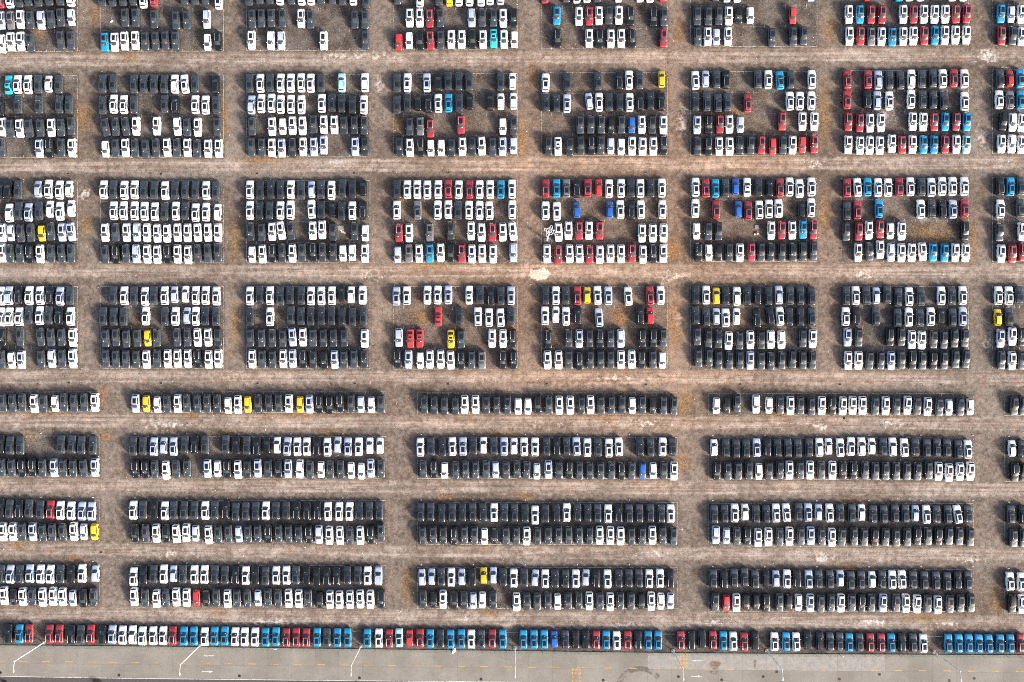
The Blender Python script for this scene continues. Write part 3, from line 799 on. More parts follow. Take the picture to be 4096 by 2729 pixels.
DATA = [
 (0, 0, 2.6156, 0, [
  (1, 1, 'r5,-10 w105,-15 g205,-20 g302,-35 g402,-28 g515,-38 g630,-38 w740,-35 g1070,-30 g1180,-30 g1285,-33 g1395,-38 w1502,-15 r1610,-30 g1930,-46 g2040,-46 g2150,-48 w2287,-6'),
  (2, 0, 's12,213 G112,212 w213,200 g318,208 S430,208 g535,200/-2 g635,180 h743,180/-3 g1310,183 g1420,183 g1615,198 g1842,212 g1953,208 S2163,200'),
  (3, 0, 'v18,455 w115,432 w218,428 g318,445/-7 g635,418 g742,418 b1095,437 w1200,437 w1303,425 w1415,420 g1520,428 g1627,425 g1730,420 g1835,425 V2170,440 k2280,430')]),
 (975, 0, 2.1207, 0, [
  (1, 1, 'g45,-30 g135,-45 g220,-45 w307,-42 g405,-40 w488,-40 w570,-42 g657,-47 g750,-45 g838,-37 w928,-40 g1040,-10 g1305,-42 w1493,-18 g1655,-32 y1743,-22 w1825,-32 w1915,-30 w2013,-28 w2090,-42 s2177,-42'),
  (2, 0, 'g72,155 g150,152 g233,150 g328,152 w487,155 g567,163 g942,165 g1028,165 w1407,150 w1492,150 r1577,155 g1668,152 S1933,150 g2023,148 g2118,147 w2200,152 n2290,150'),
  (3, 0, 'w65,338 v230,342 S318,342 w677,343 g1032,338 R1315,355 V1403,342 n1495,342 r1583,340 g1670,335 w1760,332 w1848,333 n1940,330 w2028,333 c2120,325 w2207,332 V2295,335')]),
 (2155, 0, 2.0832, 0, [
  (1, 1, 'r50,-52 g228,-58 w315,-56 w402,-60 g487,-60 w665,-64 w842,-66 w927,-61 r1035,-66 g1475,-68 S1567,-63 w1655,-64 g1735,-76 s2270,-72'),
  (2, 0, 'b150,128 w335,135 r422,133 w502,128 g585,125 w667,125 k765,133 k955,142 g1042,140 g1320,135 g1412,135 g1500,132 w1583,130 N1667,127 V1763,128 R2117,130'),
  (3, 0, 'k157,320 w420,318 k508,322 w600,320 w687,318 k778,320 r1040,315 g1325,303 w1408,303 h1480,307 w1577,303 g1942,313 g2120,302 g2205,297')]),
 (3355, 0, 3.1768, 0, [
  (1, 1, 'R365,-100 b770,-108 w900,-112 w1040,-112 w1450,-112 w1585,-112'),
  (2, 0, 'w130,180 b270,180 r412,182 r548,182 w820,180 r953,180 w1083,177 w1220,180 w1355,177 r1490,178 r1627,175 b2063,172 h2190,182 w2320,178'),
  (3, 0, 'w137,458 r277,458 G413,465 w545,462 b682,468 w820,460 w950,452 r1087,453 b1222,447 w1350,443 w1485,440 w1623,440 r2068,452 g2208,452 w2325,463')]),
 (0, 260, 2.6156, 1, [
  (0, 1, 'c88,205 w183,200 w292,200 g400,200 V507,195 g615,200 g1073,195 g1187,190 g1402,197 g1503,198 g1612,195 g1720,197 v1828,195 w1933,195/-6 g2042,192 n2255,200'),
  (1, 1, 'n3,440 g190,410 g408,412 g622,410 g722,413 g1075,420 w1190,405 w1295,410 g1402,413 g1722,405 k1835,407 w2043,410 w2150,415 g2263,415/-4'),
  (2, 0, 'w20,645 g108,665/-3 w207,660 g305,663/-4 g422,660 w538,655 g638,652 g745,635 g1105,650/-8 g1210,648 g1315,645/-6 w1423,638 w1640,637 v1857,642 g1957,650 w2068,650 g2275,643'),
  (3, 0, 'g15,860 s412,870 k517,870 g640,862 w753,865 V1103,877 g1210,865 w1313,862 g1412,867 g1523,877 g1633,867 w1748,860 g1852,862 w1960,862 g2063,875 w2177,873 w2287,870')]),
 (975, 260, 2.1207, 1, [
  (0, 1, 'g50,155 w140,152 g222,150 w312,150 w398,150 w487,147 w567,150 g657,150 l830,147 v1027,145 g1300,150 w1388,147 s1553,147 n1650,143 g1733,135 g1823,138 g1910,140 g2178,140 V2280,135'),
  (1, 1, 'S65,335 w148,325 w235,320 w313,332 w400,332 w488,335 w662,322 g748,320 g830,325 g920,337 w1018,335 g1300,335 g1387,320 N1475,317 k1567,325 w1650,322 b1737,320 g1825,317 N1915,310 n2090,305 V2180,307 V2288,305'),
  (2, 0, 'g70,520 w240,520 V330,520 w413,513 w498,515 g593,502 w678,503 w768,505 g850,510 g938,508 g1022,512 g1407,520 G1497,517 r1583,535 r1842,505 V2197,520 g2290,515'),
  (3, 0, 'g65,693 g153,698 w238,700 s322,703 g413,698 w503,692 s595,692 s678,677 s945,690 g1030,687 g1320,688 w1408,700 k1500,695 V1585,703 V1675,702 g1762,698 w1855,690 g1938,682 w2018,685 g2110,692 s2195,690 h2287,685')]),
 (2155, 260, 2.0832, 1, [
  (0, 1, 'w57,145 g235,143 g493,133 k670,128 w752,122 g838,125 y1023,115 w1305,125 h1390,113 g1480,118 k1560,117 g1825,117 w1913,118 b2010,125/-3 g2098,120 w2275,117'),
  (1, 1, 'g60,313 g145,317 s235,318 h420,300/-7 w502,307 g585,310 g672,305 w757,310 k845,305 g930,297 k1020,302 g1305,305 g1400,307 g1493,315 g1570,308 r1740,317 w2093,298 w2175,298 w2272,297'),
  (2, 0, 'g345,497 g433,495 g520,495 N602,503 g688,495 B775,500 w858,495 g945,497 w1038,497 s1320,497 k1417,495 r1510,492 w1588,492 h1680,497 r2028,467 w2197,468 w2297,468'),
  (3, 0, 'g80,673 x160,677 g258,677 g350,667 k437,670 g517,665 h600,675 V687,680 w777,673 w865,678 w955,675 k1040,670 g1322,675 k1413,673 w1503,675 w1590,677 g1675,668 g1765,667 r1855,665 R1950,677 g2035,667 w2115,665 R2197,665 r2295,658')]),
 (3355, 260, 3.1768, 1, [
  (0, 1, 'r108,182 r370,180 S503,187 g645,185 g783,195 v922,173 g1055,175 g1195,168 w1323,168 r1462,163 w1597,168 g2050,172 R2175,170 b2305,167'),
  (1, 1, 'r103,440 k362,432 S490,448 w643,450 w920,430 g1065,435 g1200,437 g1333,450 w1600,460 w2040,437 G2175,440 b2310,440'),
  (2, 0, 'r122,718 r268,733 w398,735 w538,732 w942,715 w1075,720 r1213,720 b1352,720 r1492,717 b1628,720 n2090,715/3 v2210,725 w2330,730'),
  (3, 0, 'w122,1010 w272,1020 w395,1017 w523,1020 w677,997 r805,1010 w938,1007 b1077,1010 b1212,1010 r1350,1007 w1495,1003 L1625,1005 w2068,1000 v2200,1000 w2325,1010')]),
 (0, 690, 2.6156, 2, [
  (0, 1, 'n8,178 n83,180 g190,180 h398,172 w508,170 w622,180 V722,170 w1085,178 g1187,178 w1300,182 w1408,178 g1507,182 g1615,183 w1727,187 g1833,185 g1938,178 g2045,182 w2157,185 g2258,188'),
  (1, 1, 'v98,422 g195,403 s298,415 g408,403 V522,382 w627,405 V745,373 w1190,398 w1293,398 w1408,400 w1512,403 w1620,408 g1722,407 w1840,402 g1940,400 w2045,418 w2155,413 V2275,412'),
  (2, 0, 'w22,632 h113,632 g217,638 g323,632 y437,635 g533,617 s650,625 s743,620/-7 w1100,627 g1210,628 w1325,627 S1432,625 w1537,630 w1645,635 w1747,635 w1857,627 w1962,630 w2068,628 w2175,627 w2280,630'),
  (3, 0, 'w22,840 g107,847 g210,848 k310,852 w420,850 g537,845 g643,847 g745,847 g1103,858 k1213,858 g1318,845 S1425,850 w1540,852 w1645,855 k1753,852 w1857,852 w1968,860 g2067,850 g2173,843 g2280,837')]),
 (975, 690, 2.1207, 2, [
  (0, 1, 'w52,145 g140,153 g230,145 g312,148 w398,143 g487,152 h575,143 g655,145 w743,148 g838,133 g920,140 N1012,130 g1300,143 w1387,142 w1472,142 w1557,145 w1650,142 r1735,138 w1823,143 r1915,143 w2000,142 w2090,142 b2180,142 w2275,138'),
  (1, 1, 'w52,320 g135,323 g217,322 w310,320 w395,317 w575,310/-3 g658,315 N750,307 g830,328 w920,322 k1010,320 w1298,317 G1475,320 w1645,317 w1735,312 g1817,322 w1910,318 w2000,320 w2083,323 w2277,315'),
  (2, 0, 'g58,503 g152,505 w240,500 w317,490/-7 g400,495/-6 w585,492 w665,485 g757,503 g940,497 V1030,512 r1318,512 w1403,513 G1577,505 g1755,492 w1928,495 w2017,508 r2110,505 w2197,505 w2282,497/-6'),
  (3, 0, 'V70,693 w158,690 k242,685 g325,682 w412,683 g495,675 k590,675 g667,675 g757,673 V840,683 V920,680 w1028,685 h1305,697 G1400,685 w1487,687 b1578,683 w1670,678 n1755,680 r1850,683 w1935,690 w2022,688 w2115,690 S2287,678')]),
 (2155, 690, 2.0832, 2, [
  (0, 1, 'r58,132 b148,130 G230,130 k317,132 r408,128 R500,123 w585,133 w685,130 g768,128 w847,130 g932,130 w1025,127 w1307,120 r1392,130 b1472,130 g1555,130 B1640,117 x1737,120 g1830,122 n1922,122 r2010,125 w2090,118 w2173,132 w2273,118'),
  (1, 1, 'w57,317 w150,322 B317,310 B592,310 w680,307 k770,310 w850,308 w1030,307 w1305,298 r1478,307 B1663,305 r1745,317 w1838,310 w1918,302 w1998,298 N2190,302 w2270,292'),
  (2, 0, 'w165,497 w248,483 r337,482 w418,483 r508,482 w860,505 w950,505 w1040,503 V1315,488 g1413,487 g1498,490 w1937,483 r2025,480 w2112,480 b2202,475 r2290,478'),
  (3, 0, 'w68,677 r162,685 w257,677 w340,677 r423,680 w508,683 w598,675 w685,677 r778,668 w868,682 k953,675 w1037,675 k1332,662 V1417,667 N1500,668 g1585,665 w1675,668 r1773,660 g1853,660 g1933,662 g2025,660 g2117,662 g2200,657 g2290,653')]),
 (3355, 690, 3.1768, 2, [
  (0, 1, 'r105,195 w240,187/-4 b367,182 w500,187 w628,190 r770,182 w910,177 g1052,182 w1178,185 w1315,173 w1448,173 w1597,173 k2050,170 b2183,178 g2310,170'),
  (1, 1, 'g102,488 r237,477 b510,458 w1043,462 g1182,462 k1318,463 s1452,465 r1600,455 w2055,460 g2305,450'),
  (2, 0, 'g95,752 r255,750 w383,733 r525,718 V657,742 w800,743 k1603,743 g2040,758 w2330,748'),
  (3, 0, 'w247,1012 g390,1005/-4 w527,977 S665,1012 w797,1020 w930,1015 w1065,1005/-5 b1200,1012 b1345,1020 w1482,1015 w1613,1017 w2065,1030 r2207,1030 r2340,1010')]),
 (0, 1115, 2.6156, 3, [
  (0, 1, 'w8,180 S92,175 k195,170 w305,173 w418,175 k520,172 s628,182 g733,180 g1187,175 w1300,177 g1403,178 w1517,183 g1610,178 w1722,175 h1825,165 V1940,160 w2047,173 w2150,173 w2263,180'),
  (1, 1, 'w12,400 w97,398 w200,396 g302,377 w415,387 g510,383 k617,387 w737,392 g1080,393 g1190,397 g1293,397 w1525,390 g1725,398 w1835,393 h1957,385 w2048,393 g2148,393 g2260,397'),
  (2, 0, 'n22,608 g212,608 g427,610 g532,612 g645,610 w762,615 g1105,623 g1215,610 g1322,628 g1438,620 y1545,623 g1640,618 g1855,615 g1962,615 w2067,615 w2178,612 g2280,610'),
  (3, 0, 'g15,843 V122,852 s223,848 g432,838 S543,835 g650,830 w760,833 g1107,832 g1213,838 g1318,842 g1428,840 w1532,843 g1645,835 w1755,835 w1858,833 w1965,833 k2067,835 w2182,845 w2283,835')]),
 (975, 1115, 2.1207, 3, [
  (0, 1, 'w52,145 g135,137 w222,142 g310,150 g393,138 g487,142 w570,145 w658,145 w747,143 N828,123 V910,135 w1007,138 s1295,147 w1382,143 w1558,138 w1645,137 s1735,137 x1912,138 g2003,137 k2095,152 g2180,147 s2267,143'),
  (1, 1, 'g52,322 w223,322 g400,307 g485,315 g567,320 g657,315 g743,315 g832,322 g920,328 g1013,317 q1650,320 g1823,313 w1987,320 w2080,327 w2178,330 g2268,315'),
  (2, 0, 'g55,498 g150,503 g242,505 g330,507 s413,495/-4 w502,495 g588,500 g675,503 g760,503 g852,502 w1025,507 S1315,500 q1413,508 q1493,508 z1757,512 g1845,512 w2107,505 w2200,507 k2280,503'),
  (3, 0, 'w72,680 g157,682 g243,685 w335,677 s415,677 k503,683 g588,683 n680,687 s770,685 g850,685 g935,677 g1020,677 k1305,678 s1397,683 V1497,692 w1578,682 w1670,682 w1755,690 k1843,690 g1932,687 G2020,690 k2197,687 k2287,687')]),
 (2155, 1115, 2.0832, 3, [
  (0, 1, 'g55,138 w142,140 g225,138 r322,140 y403,137 w490,137/-2 s580,142 w745,145/-3 r928,140/-3 w1015,137 g1307,133 w1395,135 y1480,142 g1557,145 v1650,145 g1735,143 k1820,138 g1913,145 S2000,135 g2092,140 g2180,140 g2272,143'),
  (1, 1, 'w52,308 V142,300 w227,312 k323,303 s502,323/-5 k845,305 R928,308 g1307,303 g1393,320 h1480,313 w1557,325 V1648,315 k1817,328 k1928,305/-7 w2010,312/-3 g2087,317 g2180,317 g2273,315'),
  (2, 0, 'k80,505/2 g248,495 s337,500 g422,497 k510,500 g598,497 S683,498 k862,495 k955,497 g1037,492 g1320,480 g1413,500 g1497,503 w1582,518 g1672,518 w1763,510 g1852,512 v1933,505 v2022,510 g2200,497 w2282,500'),
  (3, 0, 'w73,677 w165,677 g250,673 k338,687 g427,673 g515,672 g598,673 w685,675 w775,670 k858,673 g950,673 V1030,680 g1330,663 g1418,657 g1498,677 g1588,680 g1675,678 s1762,680 g1853,683 g1933,688 g2023,678 g2113,670 g2200,678 g2280,677')]),
 (3355, 1115, 3.1768, 3, [
  (0, 1, 'g97,218 w215,210 g353,215/-3 h478,213 g617,205 g755,235 w895,225 g1042,228 w1303,215 g1437,220 w1575,210 w2030,213 w2163,215 g2293,212'),
  (1, 1, 'w88,478 k225,470 g470,480 g747,495 w890,487 g1030,497 w1168,480 N1300,470 g1445,490 s1575,477 y2022,490 g2165,482'),
  (2, 0, 's112,742 g252,747 k650,742 g795,738 w930,775 w1057,780 g1205,770 g1335,775 g1470,760 g1600,750 s2057,757 w2207,730 k2325,745'),
  (3, 0, 'w120,1040 w252,1038 g393,1040/3 g532,1040 s665,1042 g797,1030 k935,1035 g1062,1037 k1200,1040 g1337,1037 g1482,1020 g1615,1018 g2065,1035 w2202,1043 g2330,1040')]),
 (510, 1530, 2.2419, 4, [(0, 0, 's72,188 y168,190 V267,200 g353,192 w450,190 g532,185 g627,192 g715,187 g803,190 V902,207 w990,198 y1078,197 g1172,185 g1267,183 g1355,183 w1447,190 y1548,197 s1632,195 k1720,193 k1812,200 k1905,183 g2003,185 h2092,198 V2187,202 g2272,190')]),
 (1655, 1530, 2.2, 4, [(0, 0, 'g92,192 g178,200 g268,205 g365,205 w447,193 w543,193 g637,197 g727,195 g823,200 V918,210 V1005,210 n1090,190 g1187,195 w1280,200 w1377,200 g1475,200/2 w1555,197 g1647,200 g1737,195 g1830,193 V1923,203 g2010,193 N2098,207 g2195,207 g2288,207')]),
 (2825, 1530, 2.1596, 4, [(0, 0, 'V88,202 N178,200 g265,180 v430,187 V542,198 g637,195 w727,200 g813,200 g907,208/-2 w998,200 k1088,198 w1180,203/2 w1265,198 w1350,200 g1460,203 w1550,202 g1643,203 w1738,198/3 g1823,202 w1913,210/2 g2013,213 h2095,215 g2195,210 V2280,212')]),
 (0, 1530, 2.2405, 4, [(0, 0, 'g25,180 g113,185 g200,180 w307,190 g390,192 V493,190 g575,178 g663,182 g755,180 w850,180')]),
 (3990, 1530, 2.236, 4, [(0, 0, 'g150,210/3 g230,210')]),
 (510, 1530, 2.2419, 5, [
  (0, 1, 'g52,575 g137,572 s237,577 h325,567 s413,575 g513,560 k603,560 g695,560 g880,557 n972,565 g1068,567 k1160,575 N1248,567 V1342,563 s1433,573/3 w1523,577 w1607,577 k1698,577 w1792,580 h1885,560 s1977,578 w2073,577 V2172,568 V2263,568'),
  (1, 0, 'k73,777 k160,777 g243,777 w345,787 g437,777 g533,770 s717,772/-2 V807,777 k895,775 w990,782 g1075,775 s1168,770/-2 g1262,770 n1352,773 s1440,775 v1545,777/2 g1635,785 V1735,782 g1818,783 g1910,783 V2005,790 V2097,797 s2183,770 g2273,777')]),
 (1655, 1530, 2.2, 5, [
  (0, 1, 'w58,570 g150,567 g250,573 w340,563 s433,563 g523,558 V613,553 g705,560 s795,563 V882,560 w972,567 w1067,568 g1168,567 k1258,565 g1343,563 s1433,563/-2 w1528,573 g1620,573 w1717,577 w1805,567/-2 g1990,570 g2083,573 w2190,567 g2278,567'),
  (1, 0, 'g82,762 k175,760 V270,777 g368,773 g455,768 g543,770 g635,767 h720,770 g812,770 g907,765 g992,773/2 h1082,783 s1185,767 g1277,768 k1368,768 g1457,778 g1548,778 g1643,780 g1740,777 k1827,780 g1917,777 B2013,780 V2107,777 g2200,773 w2290,780')]),
 (2825, 1530, 2.1596, 5, [
  (0, 1, 'V67,562 g168,568 g257,572 g343,570 s435,563 k527,563 g615,567 g705,567 g790,570 g888,562 v977,560 V1057,552 w1157,563/-2 w1250,553 v1342,553 V1430,550 g1530,557 v1610,557 w1712,563/-2 g1807,563 g1905,568 g1993,563 g2080,567 g2178,578 w2260,577'),
  (1, 0, 'k92,765/2 g185,765 g275,765 g367,762 V455,770 g540,763 g635,757 w718,758 g812,757 w895,757 g993,757 w1090,760 k1180,760 k1272,760 g1370,760 g1460,767 g1548,767 g1640,767 g1733,767 g1825,770 g1922,760 w2007,768 w2098,780 w2192,772 w2282,768')]),
 (0, 1530, 2.2405, 5, [
  (0, 1, 'n5,555 g90,568 g182,567 g547,558 g645,557 g730,563 g832,565'),
  (1, 0, 'g15,762 g105,765 k197,767 k290,762 g380,767 s485,767 g567,767 g655,770 g747,768/-2 s850,762')]),
 (3990, 1530, 2.236, 5, [(0, 1, 'V130,590 g222,600'), (1, 0, 'k155,800 n232,800')]),
 (510, 1970, 2.2419, 6, [
  (0, 1, 'w52,160 g140,158 n240,155 w335,165 g415,160 g508,160 g600,160 w697,162 g782,162 k882,160 g970,177 g1060,172 g1150,168 w1240,165 g1330,168 g1422,165 k1518,165 k1610,170 k1703,168 w1797,170 w1898,170 w1990,170 g2077,167 g2167,167 g2257,167'),
  (1, 0, 'n67,365 g163,367 w258,367 n347,367 w437,372/-3 w527,362 h610,368 w728,382/-2 g815,377 g905,370 h998,375/-2 g1082,372 g1167,370 k1262,372 g1355,370 g1443,372 g1533,377 k1625,375 S1717,378 w1810,387 w1905,388 g1993,388 w2087,387 k2180,380 g2272,358')]),
 (1655, 1970, 2.2, 6, [
  (0, 1, 'g60,175 g148,173 g245,182 g337,180 g427,178 g518,177 g607,175 w707,177 g797,178 g885,180 g978,187 w1067,200 g1157,188 g1253,180/-3 w1345,177 g1440,178 g1530,180 g1617,183 w1710,188 k1803,185 g1895,187 g1985,185 g2080,182 g2177,188 w2260,187'),
  (1, 0, 'g77,380 g170,373 g258,377 k352,382 g445,373 g533,378 V622,387 N708,385 g810,380 g902,380 w993,385 g1087,385 g1180,375 g1273,377 g1362,377 g1455,378 g1545,378 w1635,378 w1730,382 w1820,385 g1915,382 g2008,382 w2100,378 g2190,377 g2285,387')]),
 (2825, 1970, 2.1596, 6, [
  (0, 1, 'g68,188 g157,185 w245,178 V335,170 g428,187 g517,187 w603,178 w693,175/-5 g797,170 s880,172 h970,172 w1065,178/-2 g1157,178 g1257,180 V1342,173 g1443,190 g1533,190 g1630,183 g1720,185 h1805,180 w1903,190/-2 g1990,193 g2087,190 w2173,190/-8 g2262,190'),
  (1, 0, 'S82,367 h175,377 g263,377 k353,377 w447,392 w537,385 g633,387 w718,380 g817,378 s902,377 g997,383 w1085,390 g1173,385/3 g1277,382 g1363,387 k1455,387 g1548,387 g1640,392/-3 g1735,388 k1823,378 g1913,380 k2005,382 g2097,377 g2185,380 g2280,387')]),
 (0, 1970, 1.8286, 6, [
  (0, 1, 'n5,115 g70,122 k142,122 g212,118 g295,128 r370,127 w442,132 w520,135 s600,137 s670,138'),
  (1, 0, 'w22,288 w95,288 g163,287 s240,288 g313,297 g382,293 g460,293 w540,287 h612,290 y690,290')]),
 (3990, 1970, 1.83, 6, [(0, 1, 'g98,163 k185,163'), (1, 0, 'g117,335 g190,335')]),
 (510, 1970, 2.2419, 7, [
  (0, 1, 'w55,757 n143,743 g235,735 w325,733 h413,730 g497,735 w600,737 w690,737 g783,737 g873,742 k967,745 w1060,747 n1145,747 g1237,752 w1333,745 w1425,745 g1510,743 n1605,747 n1695,755 k1787,755 k1875,755 g1970,745 g2065,745 w2153,748 S2250,750'),
  (1, 0, 'w60,938 g157,945 w260,955 g343,948 w437,940 w530,945 R617,950 N708,950 g797,947 w897,955 g983,953 g1075,955 h1170,950 g1260,942 g1350,950 w1445,953 w1537,955 g1620,952 N1722,965 w1815,962 w1900,965 w1995,962 w2087,958 w2178,962 n2275,957')]),
 (1655, 1970, 2.2, 7, [
  (0, 1, 'h72,748 h158,743 g240,745 w330,747 h423,745 n512,745 y615,732 h700,730 g785,747 w880,755 g970,752 h1067,752/6 w1157,760 g1242,762 g1333,762 w1425,760 h1513,750/4 k1605,762 w1705,762 g1803,760 g1892,758 g1980,758 w2072,760 w2167,757 k2258,762'),
  (1, 0, 'g80,938 N172,945 w258,943 n355,947 g442,948 h523,953 V603,947 g698,947 w905,965 g995,960 g1085,962 g1178,955 V1265,963 g1357,957 g1450,955 w1545,957 g1637,962 w1728,965 g1817,957 g1910,960 N2000,960 w2090,960 V2175,960 h2258,957')]),
 (2825, 1970, 2.1596, 7, [
  (0, 1, 'g60,747 k152,752 g240,740 g330,732 g420,752 N515,745 h602,745 w697,748 k783,745 s885,752 g970,752 g1067,752 h1157,742 g1248,762 g1337,757 V1432,752 g1520,755 w1607,755 w1692,752/-2 g1787,757 g1883,760 g1985,763 g2080,770 k2170,760 g2262,760'),
  (1, 0, 'g77,950 R172,955 w260,955 N343,947 N430,945 k517,957 g632,952 N713,947 V797,952 s898,957 g988,963 g1077,957 w1163,957 g1257,953 k1340,957 g1425,957 s1527,957 g1642,957 w1725,960 w1822,965 g1912,963 w2000,973 g2103,967 g2195,960 g2285,957')]),
 (0, 1970, 1.8286, 7, [
  (0, 1, 'g8,598 s75,600 g145,600 s218,595 w297,598 w368,600 g443,598 n520,600 w600,593 h697,595'),
  (1, 0, 'w30,757 N100,765 w167,765 g237,765 w312,768 w388,763 w458,765 h532,775 n610,775 g685,770')]),
 (3990, 1970, 1.83, 7, [(0, 1, 'w92,652 w175,655'), (1, 0, 'n107,815 w180,820')]),
 (0, 2470, 1.3135, 8, [(0, 1, 'n45,87 b102,87 r154,86 r261,88 r312,88 k375,92 g425,90 r477,88 n539,92 s590,90 w644,94 v697,92 w748,98 w805,97 w857,96 r907,97 b966,99 b1018,99 w1075,102 b1127,99 b1180,98 w1235,102 w1285,103 w1340,104')]),
 (1024, 2470, 1.3135, 8, [(0, 1, 'b50,105 b104,102 r159,107 r212,105 r264,107 b321,105 g372,107 b427,107 b481,107 b585,110 w645,110 r700,112 L752,108 R807,110 r862,110 b915,112 g968,113 b1022,115 b1079,113 w1131,115 g1184,115 r1241,113 b1296,115')]),
 (2048, 2470, 1.3135, 8, [(0, 1, 'b60,116 b115,116 b169,116 B221,116 g280,117 n333,117 n387,117 r442,120 b494,120 w550,122 r608,121 k661,121 b715,121 b767,121 r887,122 k942,122 n997,113 r1055,120 b1110,124 w1163,126 r1220,129 n1277,122')]),
 (3072, 2470, 1.3135, 8, [(0, 1, 'w34,128 b95,128 w148,129 n208,122 n271,125 g325,129 g375,129 b427,132 g481,132 r537,133 r594,134 b648,134 k703,133 g762,134 w816,137 b947,137 b1002,137 b1055,137 b1107,138 b1160,139 b1219,138 b1273,138 r1327,136')]),
]

ORD = ('first second third fourth fifth sixth seventh eighth ninth tenth eleventh twelfth thirteenth fourteenth fifteenth sixteenth seventeenth eighteenth nineteenth twentieth '
       'twenty-first twenty-second twenty-third twenty-fourth twenty-fifth twenty-sixth twenty-seventh twenty-eighth twenty-ninth thirtieth thirty-first thirty-second').split()
BAND_SAY = ['top band', 'second band', 'third band', 'fourth band', 'fifth band', 'sixth band', 'seventh band', 'eighth band']


def read_cars():
    cars = []
    for x0, y0, sc, band, rows in DATA:
        for row, up, txt in rows:
            for tok in txt.split():
                mm = re.match(r'([A-Za-z])(-?\d+),(-?\d+)(?:/(-?\d+))?$', tok)
                code, x, y, rot = mm.group(1), float(mm.group(2)), float(mm.group(3)), float(mm.group(4) or 0)
                cars.append(dict(code=code, px=x0 + x / sc, py=y0 + y / sc, rot=rot, up=up, band=band, row=row))
    for c in cars:
        if c['band'] < 8:
            bx = BANDS[c['band']][2]
            c['block'] = min(range(len(bx)), key=lambda i: max(bx[i][0] - c['px'], c['px'] - bx[i][1]))
        else:
            c['block'] = sum(c['px'] > q for q in (160, 1415, 2070, 2680, 3055, 3750))
    groups = {}
    for c in cars:
        groups.setdefault((c['band'], c['block'], c['row']), []).append(c)
    for k, v in groups.items():
        v.sort(key=lambda c: c['px'])
        for i, c in enumerate(v): c['n'] = i
    # row numbers from the top, among the rows that show
    return cars


def car_label(c):
    col, body, sunr, rails = CODES[c['code']]
    word = 'SUV' if body == 'suv' else body
    t = f"{SAY[col]} {word}"
    if body == 'suv':
        t += ', glass roof' if sunr else ', solid roof'
    t += f", {ORD[c['n']]} from left"
    if c['band'] < 8:
        rows = BANDS[c['band']][1]
        if rows == 4:
            r = c['row'] if c['band'] else c['row'] - 1
            t += f", {ORD[r]} row"
        elif rows == 2:
            t += ', upper row' if c['row'] == 0 else ', lower row'
        t += f", {ORD[c['block']]} block of {BAND_SAY[c['band']]}"
    else:
        t += f", {ORD[c['block']]} run of the roadside row"
    return t


CARS = read_cars()
GROUPS = ['cars in the top band', 'cars in the second band', 'cars in the third band', 'cars in the fourth band', 'cars in the fifth band, one row', 'cars in the sixth band',
          'cars in the seventh band', 'cars in the eighth band', 'cars parked along the roadside fence']


